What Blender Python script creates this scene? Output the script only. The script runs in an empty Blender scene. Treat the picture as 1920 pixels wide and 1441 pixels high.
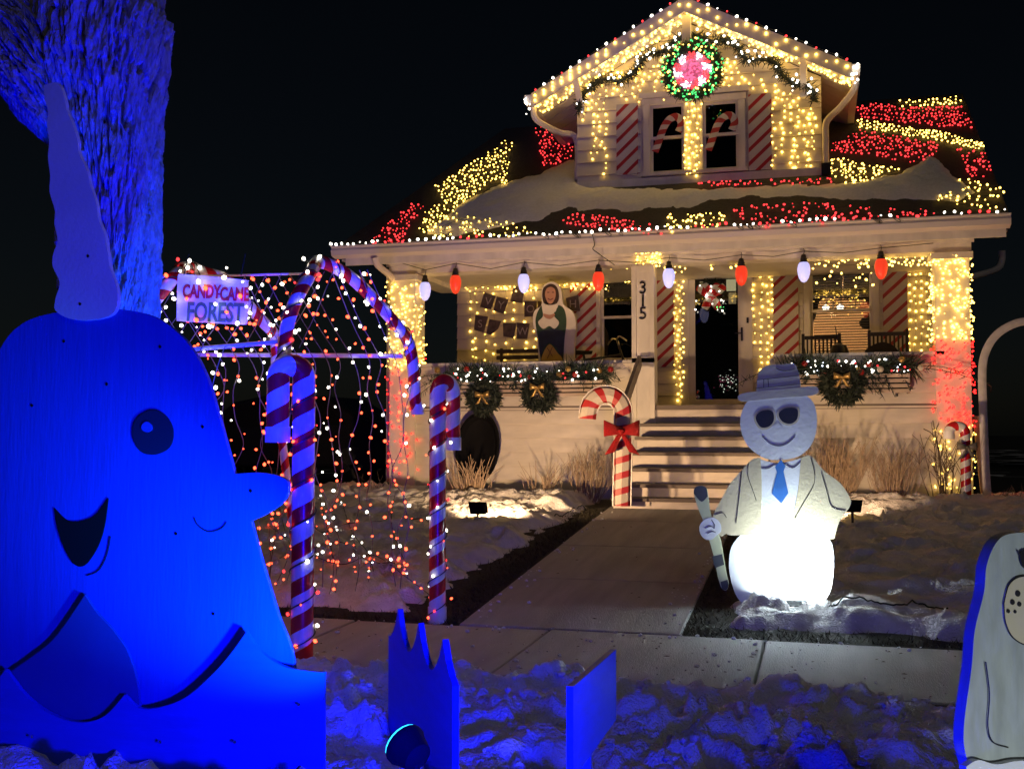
import bpy, bmesh, math, random
import numpy as np
from mathutils import Vector, Matrix
from mathutils.geometry import tessellate_polygon

random.seed(7); np.random.seed(7)
sc = bpy.context.scene
col = sc.collection

# ------------------------------------------------------------------ camera
F = 2059.0; TH = math.radians(15.5); PITCH = math.atan((811-720.5)/F); CZ = 1.3
cd = bpy.data.cameras.new('camera'); cam = bpy.data.objects.new('camera', cd); col.objects.link(cam)
cd.sensor_width = 36.0; cd.lens = F/1920*36.0; cd.clip_start = 0.05; cd.clip_end = 2000
cam.location = (0, 0, CZ); cam.rotation_euler = (math.pi/2+PITCH, 0, TH)
sc.camera = cam
# ------------------------------------------------------------------ night sky, faint moon
w = bpy.data.worlds.new('World'); sc.world = w; w.use_nodes = True
nt = w.node_tree; bg = nt.nodes['Background']
sky = nt.nodes.new('ShaderNodeTexSky'); sky.sky_type = 'NISHITA'; sky.sun_disc = False
MOON_DIR = Vector((.45,-.65,.6)).normalized()
MOON_EL, MOON_AZ = math.asin(MOON_DIR.z), math.atan2(MOON_DIR.x, MOON_DIR.y)
sky.sun_elevation = MOON_EL; sky.sun_rotation = MOON_AZ
nt.links.new(sky.outputs['Color'], bg.inputs['Color']); bg.inputs['Strength'].default_value = 0.0004
sl = bpy.data.lights.new('moon', 'SUN'); sl.energy = 0.055; sl.angle = math.radians(10); sl.color = (1, .93, .86)
moon = bpy.data.objects.new('moon', sl); col.objects.link(moon)
moon.rotation_mode = 'QUATERNION'; moon.rotation_quaternion = (-MOON_DIR).to_track_quat('-Z','Y')
sc.view_settings.view_transform = 'Standard'; sc.view_settings.look = 'None'
sc.view_settings.exposure = 0.8; sc.view_settings.gamma = 1
sc.view_settings.use_curve_mapping = False
cy = sc.cycles
cy.use_denoising = True; cy.max_bounces = 6; cy.diffuse_bounces = 3; cy.glossy_bounces = 3
cy.transmission_bounces = 4; cy.transparent_max_bounces = 8; cy.caustics_reflective = False
cy.caustics_refractive = False; cy.sample_clamp_indirect = 25.0; cy.use_light_tree = True

# ------------------------------------------------------------------ pixel <-> place
def _R():
    a = math.pi/2+PITCH
    rx = np.array([[1,0,0],[0,math.cos(a),-math.sin(a)],[0,math.sin(a),math.cos(a)]])
    rz = np.array([[math.cos(TH),-math.sin(TH),0],[math.sin(TH),math.cos(TH),0],[0,0,1]])
    return rz@rx
RM = _R(); CP = np.array([0,0,CZ])
def ray(px,py): return RM@np.array([(px-960)/F,(720.5-py)/F,-1.])
def atY(px,py,Y): d = ray(px,py); return CP+d*(Y/d[1])
def atZ(px,py,Z): d = ray(px,py); return CP+d*((Z-CZ)/d[2])
def atX(px,py,X): d = ray(px,py); return CP+d*(X/d[0])
def atP(px,py,p,n):
    d = ray(px,py); n = np.array(n,float); return CP+d*(np.dot(np.array(p)-CP,n)/np.dot(d,n))
def proj(x,y,z):
    q = np.stack([np.asarray(x,float),np.asarray(y,float),np.asarray(z,float)-CZ]); s = q.shape
    c = RM.T@q.reshape(3,-1); return (960+F*c[0]/-c[2]).reshape(s[1:]), (720.5-F*c[1]/-c[2]).reshape(s[1:])
def XP(px,py,Y): return float(atY(px,py,Y)[0])
def ZP(px,py,Y): return float(atY(px,py,Y)[2])

# ------------------------------------------------------------------ noise
_perm = np.random.RandomState(3).permutation(512)
_gr = np.random.RandomState(4).randn(512,2); _gr /= np.linalg.norm(_gr,axis=1)[:,None]
def perlin(x,y):
    x = np.asarray(x,float); y = np.asarray(y,float)
    xi = np.floor(x).astype(int); yi = np.floor(y).astype(int); xf = x-xi; yf = y-yi
    def g(ix,iy,dx,dy):
        h = _perm[(_perm[ix%512]+iy)%512]; return _gr[h,0]*dx+_gr[h,1]*dy
    u = xf**3*(xf*(xf*6-15)+10); v = yf**3*(yf*(yf*6-15)+10)
    a = g(xi,yi,xf,yf); b = g(xi+1,yi,xf-1,yf); c = g(xi,yi+1,xf,yf-1); d = g(xi+1,yi+1,xf-1,yf-1)
    return (a*(1-u)+b*u)*(1-v)+(c*(1-u)+d*u)*v
def fbm(x,y,o=4,ridge=False):
    s = 0; a = 1; f = 1
    for i in range(o):
        n = perlin(x*f+i*17.3,y*f-i*9.1)
        s = s+a*((1-2*abs(n))*.5 if ridge else n); a *= .5; f *= 2.03
    return s

# ------------------------------------------------------------------ materials
MATS = {}
def mat(name, c, rough=.6, var=.12, scale=6., bump=0., bscale=40., metal=0., emis=None, es=0., spec=.5, trans=0., coords='Object', stretch=(1,1,1)):
    m = bpy.data.materials.new(name); m.use_nodes = True; t = m.node_tree; b = t.nodes['Principled BSDF']
    b.inputs['Roughness'].default_value = rough; b.inputs['Metallic'].default_value = metal
    b.inputs['Specular IOR Level'].default_value = spec
    tc = t.nodes.new('ShaderNodeTexCoord'); mp = t.nodes.new('ShaderNodeMapping'); mp.inputs['Scale'].default_value = stretch
    t.links.new(tc.outputs[coords], mp.inputs['Vector'])
    if var > 0:
        n = t.nodes.new('ShaderNodeTexNoise'); n.inputs['Scale'].default_value = scale; n.inputs['Detail'].default_value = 6
        t.links.new(mp.outputs['Vector'], n.inputs['Vector'])
        r = t.nodes.new('ShaderNodeValToRGB')
        r.color_ramp.elements[0].position = .3; r.color_ramp.elements[1].position = .7
        r.color_ramp.elements[0].color = (*[max(0,x*(1-var)) for x in c],1); r.color_ramp.elements[1].color = (*[min(1,x*(1+var)) for x in c],1)
        t.links.new(n.outputs['Fac'], r.inputs['Fac']); t.links.new(r.outputs['Color'], b.inputs['Base Color'])
    else: b.inputs['Base Color'].default_value = (*c,1)
    if bump > 0:
        n2 = t.nodes.new('ShaderNodeTexNoise'); n2.inputs['Scale'].default_value = bscale; n2.inputs['Detail'].default_value = 5
        t.links.new(mp.outputs['Vector'], n2.inputs['Vector'])
        bp = t.nodes.new('ShaderNodeBump'); bp.inputs['Strength'].default_value = bump; bp.inputs['Distance'].default_value = .02
        t.links.new(n2.outputs['Fac'], bp.inputs['Height']); t.links.new(bp.outputs['Normal'], b.inputs['Normal'])
    if emis: b.inputs['Emission Color'].default_value = (*emis,1); b.inputs['Emission Strength'].default_value = es
    MATS[name] = m; return m
def emat(name, c, s):
    m = bpy.data.materials.new(name); m.use_nodes = True; t = m.node_tree; t.nodes.remove(t.nodes['Principled BSDF'])
    e = t.nodes.new('ShaderNodeEmission'); e.inputs['Color'].default_value = (*c,1); e.inputs['Strength'].default_value = s
    t.links.new(e.outputs[0], t.nodes['Material Output'].inputs['Surface']); MATS[name] = m; return m
def glassmat(name, tint=(.9,.9,.9), refl=.12):
    m = bpy.data.materials.new(name); m.use_nodes = True; t = m.node_tree; t.nodes.remove(t.nodes['Principled BSDF'])
    tr = t.nodes.new('ShaderNodeBsdfTransparent'); tr.inputs['Color'].default_value = (*tint,1)
    gl = t.nodes.new('ShaderNodeBsdfGlossy'); gl.inputs['Roughness'].default_value = .02
    mx = t.nodes.new('ShaderNodeMixShader'); mx.inputs[0].default_value = refl
    t.links.new(tr.outputs[0], mx.inputs[1]); t.links.new(gl.outputs[0], mx.inputs[2])
    t.links.new(mx.outputs[0], t.nodes['Material Output'].inputs['Surface']); MATS[name] = m; return m
def stripe_mat(name, pitch, frac, red=(.55,.015,.02), white=(.78,.78,.76), rough=.25, uvmode=True, angle=1.0, bump=0.):
    """helical stripe from UV (u = metres along, v = turns round) or diagonal bands on a flat board (object x,z)"""
    m = bpy.data.materials.new(name); m.use_nodes = True; t = m.node_tree; b = t.nodes['Principled BSDF']
    b.inputs['Roughness'].default_value = rough
    tc = t.nodes.new('ShaderNodeTexCoord'); sp = t.nodes.new('ShaderNodeSeparateXYZ')
    t.links.new(tc.outputs['UV' if uvmode else 'Object'], sp.inputs[0])
    dv = t.nodes.new('ShaderNodeMath'); dv.operation = 'DIVIDE'; dv.inputs[1].default_value = pitch
    ad = t.nodes.new('ShaderNodeMath'); fr = t.nodes.new('ShaderNodeMath'); fr.operation = 'FRACT'
    lt = t.nodes.new('ShaderNodeMath'); lt.operation = 'LESS_THAN'; lt.inputs[1].default_value = frac
    if uvmode:
        t.links.new(sp.outputs[0], dv.inputs[0]); ad.operation = 'SUBTRACT'; t.links.new(dv.outputs[0], ad.inputs[0]); t.links.new(sp.outputs[1], ad.inputs[1])
        t.links.new(ad.outputs[0], fr.inputs[0])
    else:
        mu = t.nodes.new('ShaderNodeMath'); mu.operation = 'MULTIPLY'; mu.inputs[1].default_value = -angle
        t.links.new(sp.outputs[0], mu.inputs[0]); t.links.new(mu.outputs[0], ad.inputs[0]); t.links.new(sp.outputs[2], ad.inputs[1])
        a2 = t.nodes.new('ShaderNodeMath'); a2.inputs[1].default_value = 50.
        t.links.new(ad.outputs[0], dv.inputs[0]); t.links.new(dv.outputs[0], a2.inputs[0]); t.links.new(a2.outputs[0], fr.inputs[0])
    t.links.new(fr.outputs[0], lt.inputs[0])
    n = t.nodes.new('ShaderNodeTexNoise'); n.inputs['Scale'].default_value = 30 if bump == 0 else 120
    mx = t.nodes.new('ShaderNodeMixRGB'); mx.inputs[1].default_value = (*white,1); mx.inputs[2].default_value = (*red,1)
    t.links.new(lt.outputs[0], mx.inputs[0])
    m2 = t.nodes.new('ShaderNodeMixRGB'); m2.blend_type = 'MULTIPLY'; m2.inputs[0].default_value = .25 if bump == 0 else .6
    t.links.new(mx.outputs[0], m2.inputs[1]); t.links.new(n.outputs['Fac'], m2.inputs[2])
    t.links.new(m2.outputs[0], b.inputs['Base Color'])
    if bump:
        bp = t.nodes.new('ShaderNodeBump'); bp.inputs['Strength'].default_value = bump; t.links.new(n.outputs['Fac'], bp.inputs['Height'])
        t.links.new(bp.outputs['Normal'], b.inputs['Normal'])
    MATS[name] = m; return m

mat('siding', (.66,.61,.52), .55, .13, 4, .1, 25, stretch=(.6,1,2))
mat('trim', (.72,.68,.60), .5, .14, 5, .08, 30, stretch=(1,1,.4))
mat('gutter', (.66,.6,.55), .4, .06, 2, stretch=(.3,1,1))
mat('soffit', (.62,.57,.48), .6, .06, 5)
mat('shingle', (.035,.032,.032), .9, .4, 30, .6, 60)
mat('floor_board', (.16,.13,.11), .6, .25, 4, .2, 30, stretch=(.2,2,2))
mat('riser', (.62,.56,.48), .55, .2, 5, .1, 30, stretch=(.6,1,2))
mat('rail_wood', (.24,.2,.17), .7, .25, 6, .2, 40, stretch=(2,.3,.5))
mat('bar', (.22,.21,.2), .5, 0)
mat('black', (.008,.008,.009), .4, 0)
mat('blackplastic', (.004,.004,.005), .8, 0, bump=.1, spec=.15)
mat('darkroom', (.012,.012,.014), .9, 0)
mat('roomwall', (.72,.55,.38), .8, .08, 2)
mat('blind', (.22,.19,.15), .5, .03)
mat('curtain', (.05,.05,.05), .9, .1)
glassmat('glass', (.85,.88,.88), .10)
glassmat('darkglass', (.3,.33,.33), .07)
mat('snow', (.80,.81,.83), .6, .07, 25, .9, 85, spec=.35)
mat('dirtysnow', (.70,.68,.66), .65, .14, 9, .9, 60, spec=.3)
mat('lawn', (.028,.026,.018), .95, .5, 30, .8, 90)
mat('grass', (.05,.045,.025), .9, .4, 60)
mat('concrete', (.36,.35,.335), .75, .16, 2.2, .35, 45, stretch=(4,.5,1))
mat('asphalt', (.045,.045,.047), .9, .3, 60, .5, 120)
mat('earth', (.02,.018,.015), .95, .4, 12, .7, 40)
mat('bark', (.30,.28,.27), .9, .35, 14, .9, 34, stretch=(2.2,2.2,.6))
mat('pvc', (.72,.72,.70), .3, .04)
mat('navy_paint', (.02,.06,.50), .5, .08, 5, .10, 22, stretch=(5,1,.5))
mat('pale_paint', (.66,.68,.70), .6, .08, 3, .1, 60)
mat('wave_paint', (.02,.06,.50), .5, .08, 5, .10, 22, stretch=(.6,1,5))
mat('shaded_wave_paint', (.02,.05,.26), .55, .08, 3, .06, 60)  # wave blue made darker: shade on the rear wave put into its colour
mat('eye_paint', (.006,.012,.05), .5, 0)
mat('line_paint', (.01,.01,.012), .6, 0)
mat('dark_paint', (.012,.014,.018), .5, .2)
mat('plywood', (.42,.33,.22), .75, .2, 8, .1, 40, stretch=(4,4,1))
mat('snowman_paint', (.72,.76,.80), .6, .06, 3, .08, 40)
mat('coat_paint', (.60,.54,.36), .65, .08, 3, .1, 40)
mat('hat_paint', (.54,.53,.48), .65, .08, 3, .1, 40)
mat('frame_paint', (.62,.58,.42), .6, .05)
mat('tie_paint', (.03,.16,.52), .6, .2, 12)
mat('charcoal_paint', (.06,.07,.08), .6, .2, 10)
mat('lime_paint', (.55,.60,.38), .6, .05)
mat('bird_paint', (.34,.38,.37), .6, .16, 9, .15, 14, stretch=(2,2,.8))
mat('cream_paint', (.52,.47,.36), .6, .06)
mat('needle', (.028,.05,.03), .7, .5, 30)
mat('needle_dark', (.016,.026,.018), .7, .5, 30)
mat('gold', (.45,.3,.1), .35, .3, 30, metal=.6)
mat('redtinsel', (.42,.012,.015), .3, .7, 160, 1., 200, metal=.3)
mat('greybow', (.13,.12,.1), .45, .3, 20)
mat('wire', (.012,.02,.014), .5, 0)
mat('wire_white', (.16,.15,.14), .5, 0)
mat('twig', (.34,.25,.17), .8, .3, 20)
mat('twig_dark', (.10,.07,.05), .8, .3, 20)
mat('chairwood', (.018,.014,.012), .5, .3, 10)
mat('benchwood', (.05,.035,.028), .5, .3, 10)
mat('cloth', (.012,.013,.02), .95, .3, 10, .3, 30)
mat('sign_board', (.84,.80,.80), .55, .12, 6, .1, 30)
mat('sign_red', (.45,.03,.05), .6, .25, 30)
mat('sign_green', (.09,.20,.13), .6, .25, 30)
mat('paper', (.15,.115,.09), .7, .4, 12, .3, 30)
mat('paper_edge', (.45,.4,.33), .7, .1)
mat('chalk', (.55,.5,.45), .7, .3, 40)
mat('elf_green', (.022,.06,.03), .7, .35, 8)
mat('elf_blue', (.02,.032,.05), .7, .35, 8)
mat('elf_white', (.74,.70,.60), .7, .08)
mat('elf_yellow', (.52,.36,.06), .7, .15, 8)
mat('skin', (.48,.25,.16), .6, .1)
mat('brown_hair', (.04,.02,.012), .7, .2)
mat('mouth_red', (.12,.02,.02), .6, 0)
mat('metal_white', (.6,.57,.54), .35, .15, 10)
mat('chrome', (.5,.5,.5), .25, .1, metal=1.)
mat('rubber', (.01,.01,.01), .8, 0)
mat('planter', (.42,.33,.26), .7, .25, 6, .2, 30, stretch=(.5,2,3))
mat('carpaint', (.012,.012,.016), .25, 0)
mat('carglass', (.01,.01,.012), .1, 0)
mat('numeral', (.012,.011,.01), .45, 0)
mat('redfabric', (.3,.015,.02), .9, .2, 20)
mat('whitefabric', (.62,.58,.5), .9, .1, 20)
mat('plank', (.3,.2,.12), .75, .3, 6, .2, 30, stretch=(4,4,.6))
mat('berry', (.35,.012,.012), .35, .2)
stripe_mat('cane_big', .205, .45); stripe_mat('cane_arch', .16, .45); stripe_mat('cane_small', .14, .5)
stripe_mat('cane_tinsel', .18, .42, red=(.5,.02,.02), white=(.62,.55,.45), rough=.5, bump=.6)
stripe_mat('shutter_stripe', .195, .34, red=(.42,.015,.02), white=(.66,.61,.55), rough=.5, uvmode=False, angle=.92)
stripe_mat('decal_stripe', .15, .5, red=(.5,.05,.04), white=(.72,.66,.58), rough=.5)
emat('b_warm', (1,.58,.09), 5.4); emat('b_white', (1,.90,.74), 5.); emat('b_red', (1,.035,.038), 1.9)
emat('b_redhot', (1,.010,.008), 5.5); emat('b_cool', (.78,.86,1), 2.6); emat('b_green', (.10,1,.22), .9); emat('b_orange', (1,.075,.028), 3.6); emat('b_pink', (1,.14,.30), .9)

# ------------------------------------------------------------------ object helpers
WL = {}
def tag(o, label=None, cat=None, group=None, kind=None):
    if label: o['label'] = label
    if cat: o['category'] = cat
    if group: o['group'] = group
    if kind: o['kind'] = kind
    return o
def place(o, wl, parent):
    o.parent = parent
    pw = WL[parent.name] if parent else Vector((0,0,0))
    o.location = Vector(wl)-pw; WL[o.name] = Vector(wl)
def thing(name, label, cat, loc=(0,0,0), group=None):
    o = bpy.data.objects.new(name, None); col.objects.link(o); o.empty_display_size = .1
    place(o, loc, None); return tag(o, label, cat, group)
def cop(src, wl, parent):
    c = src.copy(); col.objects.link(c); place(c, wl, parent); return c

class MB:
    def __init__(s): s.v = []; s.f = []; s.m = []; s.uv = {}; s.mi = 0
    def add(s, vs, fs, uv=None):
        b = len(s.v); s.v += [tuple(map(float,p)) for p in vs]
        for k,f in enumerate(fs):
            if uv is not None: s.uv[len(s.f)] = uv[k]
            s.f.append([b+i for i in f]); s.m.append(s.mi)
        return s
    def box(s, x0,x1,y0,y1,z0,z1):
        return s.add([(x0,y0,z0),(x1,y0,z0),(x1,y1,z0),(x0,y1,z0),(x0,y0,z1),(x1,y0,z1),(x1,y1,z1),(x0,y1,z1)],
            [(0,3,2,1),(4,5,6,7),(0,1,5,4),(1,2,6,5),(2,3,7,6),(3,0,4,7)])
    def hexa(s, p):  # 8 points, bottom 4 then top 4
        return s.add(p, [(0,3,2,1),(4,5,6,7),(0,1,5,4),(1,2,6,5),(2,3,7,6),(3,0,4,7)])
    def beam(s, a, b, w, h, up=(0,0,1)):
        a = Vector(a); b = Vector(b); d = (b-a).normalized(); u = Vector(up)
        r = d.cross(u); r = r.normalized() if r.length > 1e-4 else Vector((1,0,0)); u = r.cross(d)
        r *= w/2; u *= h/2
        return s.hexa([a-r-u, a+r-u, b+r-u, b-r-u, a-r+u, a+r+u, b+r+u, b-r+u])
    def tube(s, pts, r, n=8, cap=True, flat=None, uvs=False, ref=None):
        P = [Vector(p) for p in pts]; k = len(P); R = r if hasattr(r,'__len__') else [r]*k
        prev = None; vs = []; L = 0; Ls = []
        for i,p in enumerate(P):
            t = (P[min(i+1,k-1)]-P[max(i-1,0)]).normalized()
            if prev is None:
                a = Vector(ref) if ref else (Vector((0,0,1)) if abs(t.z) < .9 else Vector((1,0,0)))
                n1 = (a-t*a.dot(t)).normalized()
            else:
                n1 = (prev-t*prev.dot(t)); n1 = n1.normalized() if n1.length > 1e-6 else Vector((1,0,0))
            prev = n1; b1 = t.cross(n1)
            if i: L += (P[i]-P[i-1]).length
            Ls.append(L)
            for j in range(n):
                a = 2*math.pi*j/n
                vs.append(p+n1*math.cos(a)*R[i]+b1*math.sin(a)*R[i]*(flat or 1))
        fs = []; uv = []
        for i in range(k-1):
            for j in range(n):
                j2 = (j+1)%n
                fs.append((i*n+j, i*n+j2, (i+1)*n+j2, (i+1)*n+j))
                uv.append([(Ls[i],j/n),(Ls[i],(j+1)/n),(Ls[i+1],(j+1)/n),(Ls[i+1],j/n)])
        if cap:
            fs.append(tuple(range(n-1,-1,-1))); fs.append(tuple((k-1)*n+j for j in range(n)))
            uv.append([(Ls[0],0)]*n); uv.append([(Ls[-1],0)]*n)
        return s.add(vs, fs, uv if uvs else None)
    def lathe(s, prof, c, n=16, axis='z'):
        vs = []; fs = []; k = len(prof)
        for (r,z) in prof:
            for j in range(n):
                a = 2*math.pi*j/n
                q = (r*math.cos(a), r*math.sin(a), z)
                if axis == 'y': q = (q[0], q[2], q[1])
                vs.append((c[0]+q[0], c[1]+q[1], c[2]+q[2]))
        for i in range(k-1):
            for j in range(n): fs.append((i*n+j, i*n+(j+1)%n, (i+1)*n+(j+1)%n, (i+1)*n+j))
        fs.append(tuple(range(n-1,-1,-1))); fs.append(tuple((k-1)*n+j for j in range(n)))
        return s.add(vs, fs)
    def poly(s, pts, off):   # closed polygon of 3-D points extruded by a vector
        P = [Vector(p) for p in pts]; o = Vector(off); n = len(P)
        tri = tessellate_polygon([P])
        vs = [tuple(p) for p in P]+[tuple(p+o) for p in P]
        fs = [tuple(t) for t in tri]+[tuple(n+i for i in reversed(t)) for t in tri]
        fs += [(i,(i+1)%n,n+(i+1)%n,n+i) for i in range(n)]
        return s.add(vs, fs)
    def build(s, name, mats, parent=None, smooth=False, kind=None, recalc=False):
        A = np.array(s.v); lo = A.min(0); hi = A.max(0); c = Vector(((lo[0]+hi[0])/2,(lo[1]+hi[1])/2,lo[2]))
        me = bpy.data.meshes.new(name); me.from_pydata([tuple(Vector(p)-c) for p in s.v], [], s.f)
        for m in (mats if isinstance(mats,(list,tuple)) else [mats]): me.materials.append(MATS[m])
        if len(set(s.m)) > 1 or (s.m and s.m[0]): me.polygons.foreach_set('material_index', s.m)
        if s.uv:
            ul = me.uv_layers.new(name='UVMap'); 
            for p in me.polygons:
                u = s.uv.get(p.index)
                if u:
                    for k,li in enumerate(p.loop_indices): ul.data[li].uv = u[k]
        if recalc:
            bm = bmesh.new(); bm.from_mesh(me); bmesh.ops.recalc_face_normals(bm, faces=bm.faces); bm.to_mesh(me); bm.free()
        if smooth:
            me.polygons.foreach_set('use_smooth', [True]*len(me.polygons))
            try: me.set_sharp_from_angle(angle=math.radians(40))
            except Exception: pass
        me.update(); o = bpy.data.objects.new(name, me); col.objects.link(o); place(o, c, parent)
        if kind: o['kind'] = kind
        return o
def bx(name, x0,x1,y0,y1,z0,z1, m, parent=None, bev=0.):
    o = MB().box(x0,x1,y0,y1,z0,z1).build(name, m, parent)
    if bev:
        md = o.modifiers.new('bevel','BEVEL'); md.width = bev; md.segments = 2; md.limit_method = 'ANGLE'
    return o
def catmull(pts, n=6, closed=True):
    P = [np.array(p,float) for p in pts]; k = len(P); out = []
    rng = range(k) if closed else range(k-1)
    for i in rng:
        p0 = P[(i-1)%k] if closed or i > 0 else P[i]; p1 = P[i]; p2 = P[(i+1)%k]
        p3 = P[(i+2)%k] if closed or i+2 < k else P[i+1]
        for j in range(n):
            t = j/n; out.append(.5*((2*p1)+(p2-p0)*t+(2*p0-5*p1+4*p2-p3)*t*t+(3*p1-p0-3*p2+p3)*t**3))
    if not closed: out.append(P[-1])
    return out
def corner_smooth(pts, n=6):
    """points, some flagged (x,y,1) as sharp corners; smooth runs between them"""
    k = len(pts); idx = [i for i,p in enumerate(pts) if len(p) > 2]
    if not idx: return catmull([p[:2] for p in pts], n)
    out = []
    for a,b in zip(idx, idx[1:]+[idx[0]+k]):
        run = [pts[i%k][:2] for i in range(a,b+1)]
        out += catmull(run, n, False)[:-1] if len(run) > 2 else [np.array(run[0],float)]
    return out
class Plane:   # a vertical plane through p with horizontal direction d (degrees from +X)
    def __init__(s, p, deg=0): s.p = np.array(p,float); a = math.radians(deg); s.d = np.array([math.cos(a),math.sin(a),0]); s.n = np.array([s.d[1],-s.d[0],0])
    def at(s, px, py, off=0): return atP(px, py, s.p+s.n*off, s.n)      # off > 0 : towards the viewer's side
def board(name, px, pl, m, parent, th=.018, off=0, n=6, recalc=True):
    pts = [pl.at(q[0],q[1],off) for q in corner_smooth(px,n)]
    return MB().poly(pts, tuple(-pl.n*th)).build(name, m, parent, recalc=recalc)
def strokes(name, lines, pl, m, parent, r=.004, off=.0015, n=5):
    b = MB()
    for l in lines:
        q = catmull(l, n, False) if len(l) > 2 else [np.array(x,float) for x in l]
        b.tube([pl.at(x[0],x[1],off) for x in q], r, 5)
    return b.build(name, m, parent)
def text_mb(body, size, x, y, z, ext=.004, bold=0., sx=1., tilt=0.):
    """built-in font lettering standing in the XZ plane, centred at x,z, facing -Y; -> MB"""
    c = bpy.data.curves.new('t','FONT'); c.body = body; c.size = size; c.extrude = ext; c.align_x = 'CENTER'; c.resolution_u = 3; c.offset = bold
    o = bpy.data.objects.new('t', c); col.objects.link(o); dg = bpy.context.evaluated_depsgraph_get(); dg.update()
    me = bpy.data.meshes.new_from_object(o.evaluated_get(dg)); b = MB()
    ca, sa = math.cos(tilt), math.sin(tilt)
    b.add([(x+(v.co.x*sx*ca-v.co.y*sa), y-v.co.z, z+(v.co.x*sx*sa+v.co.y*ca)) for v in me.vertices], [tuple(p.vertices) for p in me.polygons])
    bpy.data.objects.remove(o); bpy.data.curves.remove(c); bpy.data.meshes.remove(me); return b

# bulbs ---------------------------------------------------------------
_t = (1+5**.5)/2
ICO = np.array([(-1,_t,0),(1,_t,0),(-1,-_t,0),(1,-_t,0),(0,-1,_t),(0,1,_t),(0,-1,-_t),(0,1,-_t),(_t,0,-1),(_t,0,1),(-_t,0,-1),(-_t,0,1)]); ICO = ICO/np.linalg.norm(ICO[0])
ICF = [(0,11,5),(0,5,1),(0,1,7),(0,7,10),(0,10,11),(1,5,9),(5,11,4),(11,10,2),(10,7,6),(7,1,8),(3,9,4),(3,4,2),(3,2,6),(3,6,8),(3,8,9),(4,9,5),(2,4,11),(6,2,10),(8,6,7),(9,8,1)]
def bulbs_mesh(name, groups, r, parent, long=1.25):
    b = MB(); ms = []
    for mi,(m,pts) in enumerate(groups.items()):
        if not len(pts): continue
        ms.append(m); b.mi = len(ms)-1
        for p in pts:
            rr = r*random.choice([.55,.7,.85,1,1,1.15,1.25]); ax = np.random.randn(3); ax /= np.linalg.norm(ax)
            V = ICO*rr; V = V+np.outer(V@ax, ax)*(long-1)
            b.add(V+np.array(p), ICF)
    return b.build(name, ms, parent, kind='stuff')
def lights(name, label, groups, r, wires=(), wm='wire', wr=.0025, group=None, cat='string lights'):
    allp = np.array([p for g in groups.values() for p in g]); base = (allp[:,0].mean(), allp[:,1].mean(), allp[:,2].min())
    t = thing(name, label, cat, base, group)
    bulbs_mesh('bulbs', groups, r, t)
    if len(wires):
        b = MB()
        for wv in wires: b.tube(wv, wr, 4, cap=False)
        b.build('wire', wm, t, kind='stuff')
    return t
def in_poly(x, y, poly):
    c = False; n = len(poly); j = n-1
    for i in range(n):
        xi,yi = poly[i][:2]; xj,yj = poly[j][:2]
        if (yi > y) != (yj > y) and x < (xj-xi)*(y-yi)/(yj-yi)+xi: c = not c
        j = i
    return c
def scatter(poly, n, md=5.):
    xs = [p[0] for p in poly]; ys = [p[1] for p in poly]; out = []; k = 0
    while len(out) < n and k < n*60:
        k += 1; x = random.uniform(min(xs),max(xs)); y = random.uniform(min(ys),max(ys))
        if in_poly(x,y,poly) and all((x-a)**2+(y-b)**2 > md*md for a,b in out): out.append((x,y))
    return out
def chain(pts):    # nearest-neighbour wire through bulbs
    P = [np.array(p) for p in pts]; o = [P.pop(0)]
    while P:
        k = min(range(len(P)), key=lambda i: ((P[i]-o[-1])**2).sum()); o.append(P.pop(k))
    return o
def wall_holes(name, x0,x1,z0,z1,y0,y1, holes, m, parent):
    xs = sorted({x0,x1,*[h[0] for h in holes],*[h[1] for h in holes]}); zs = sorted({z0,z1,*[h[2] for h in holes],*[h[3] for h in holes]})
    b = MB()
    for i in range(len(xs)-1):
        for j in range(len(zs)-1):
            cx = (xs[i]+xs[i+1])/2; cz = (zs[j]+zs[j+1])/2
            if any(h[0] < cx < h[1] and h[2] < cz < h[3] for h in holes): continue
            b.box(xs[i],xs[i+1],y0,y1,zs[j],zs[j+1])
    return b.build(name, m, parent)
def siding(parent, Y, x0,x1,z0,z1, holes=(), course=.187, clip=None):
    z = z0
    while z < z1-.03:
        zt = min(z+course-.009, z1); zm = (z+zt)/2
        a, c = (x0,x1) if clip is None else clip(zm)
        a2, c2 = (a,c) if clip is None else clip(zt-.01); a1, c1 = (a,c) if clip is None else clip(z)
        if c-a > .1:
            cuts = sorted([(h[0],h[1]) for h in holes if h[2] < zm < h[3]]); segs = []; cur = a
            for h0,h1 in cuts:
                if h0 > cur+.02: segs.append((cur,min(h0,c)))
                cur = max(cur,h1)
            if cur < c-.02: segs.append((cur,c))
            for s0,s1 in segs:
                L0 = a1 if abs(s0-a) < 1e-6 else s0; L1 = a2 if abs(s0-a) < 1e-6 else s0
                R0 = c1 if abs(s1-c) < 1e-6 else s1; R1 = c2 if abs(s1-c) < 1e-6 else s1
                MB().hexa([(L0,Y-.034,z),(R0,Y-.034,z),(R0,Y-.001,z),(L0,Y-.001,z),(L1,Y-.007,zt),(R1,Y-.007,zt),(R1,Y-.001,zt),(L1,Y-.001,zt)]).build('siding_board','siding',parent)
        z += course

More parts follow.
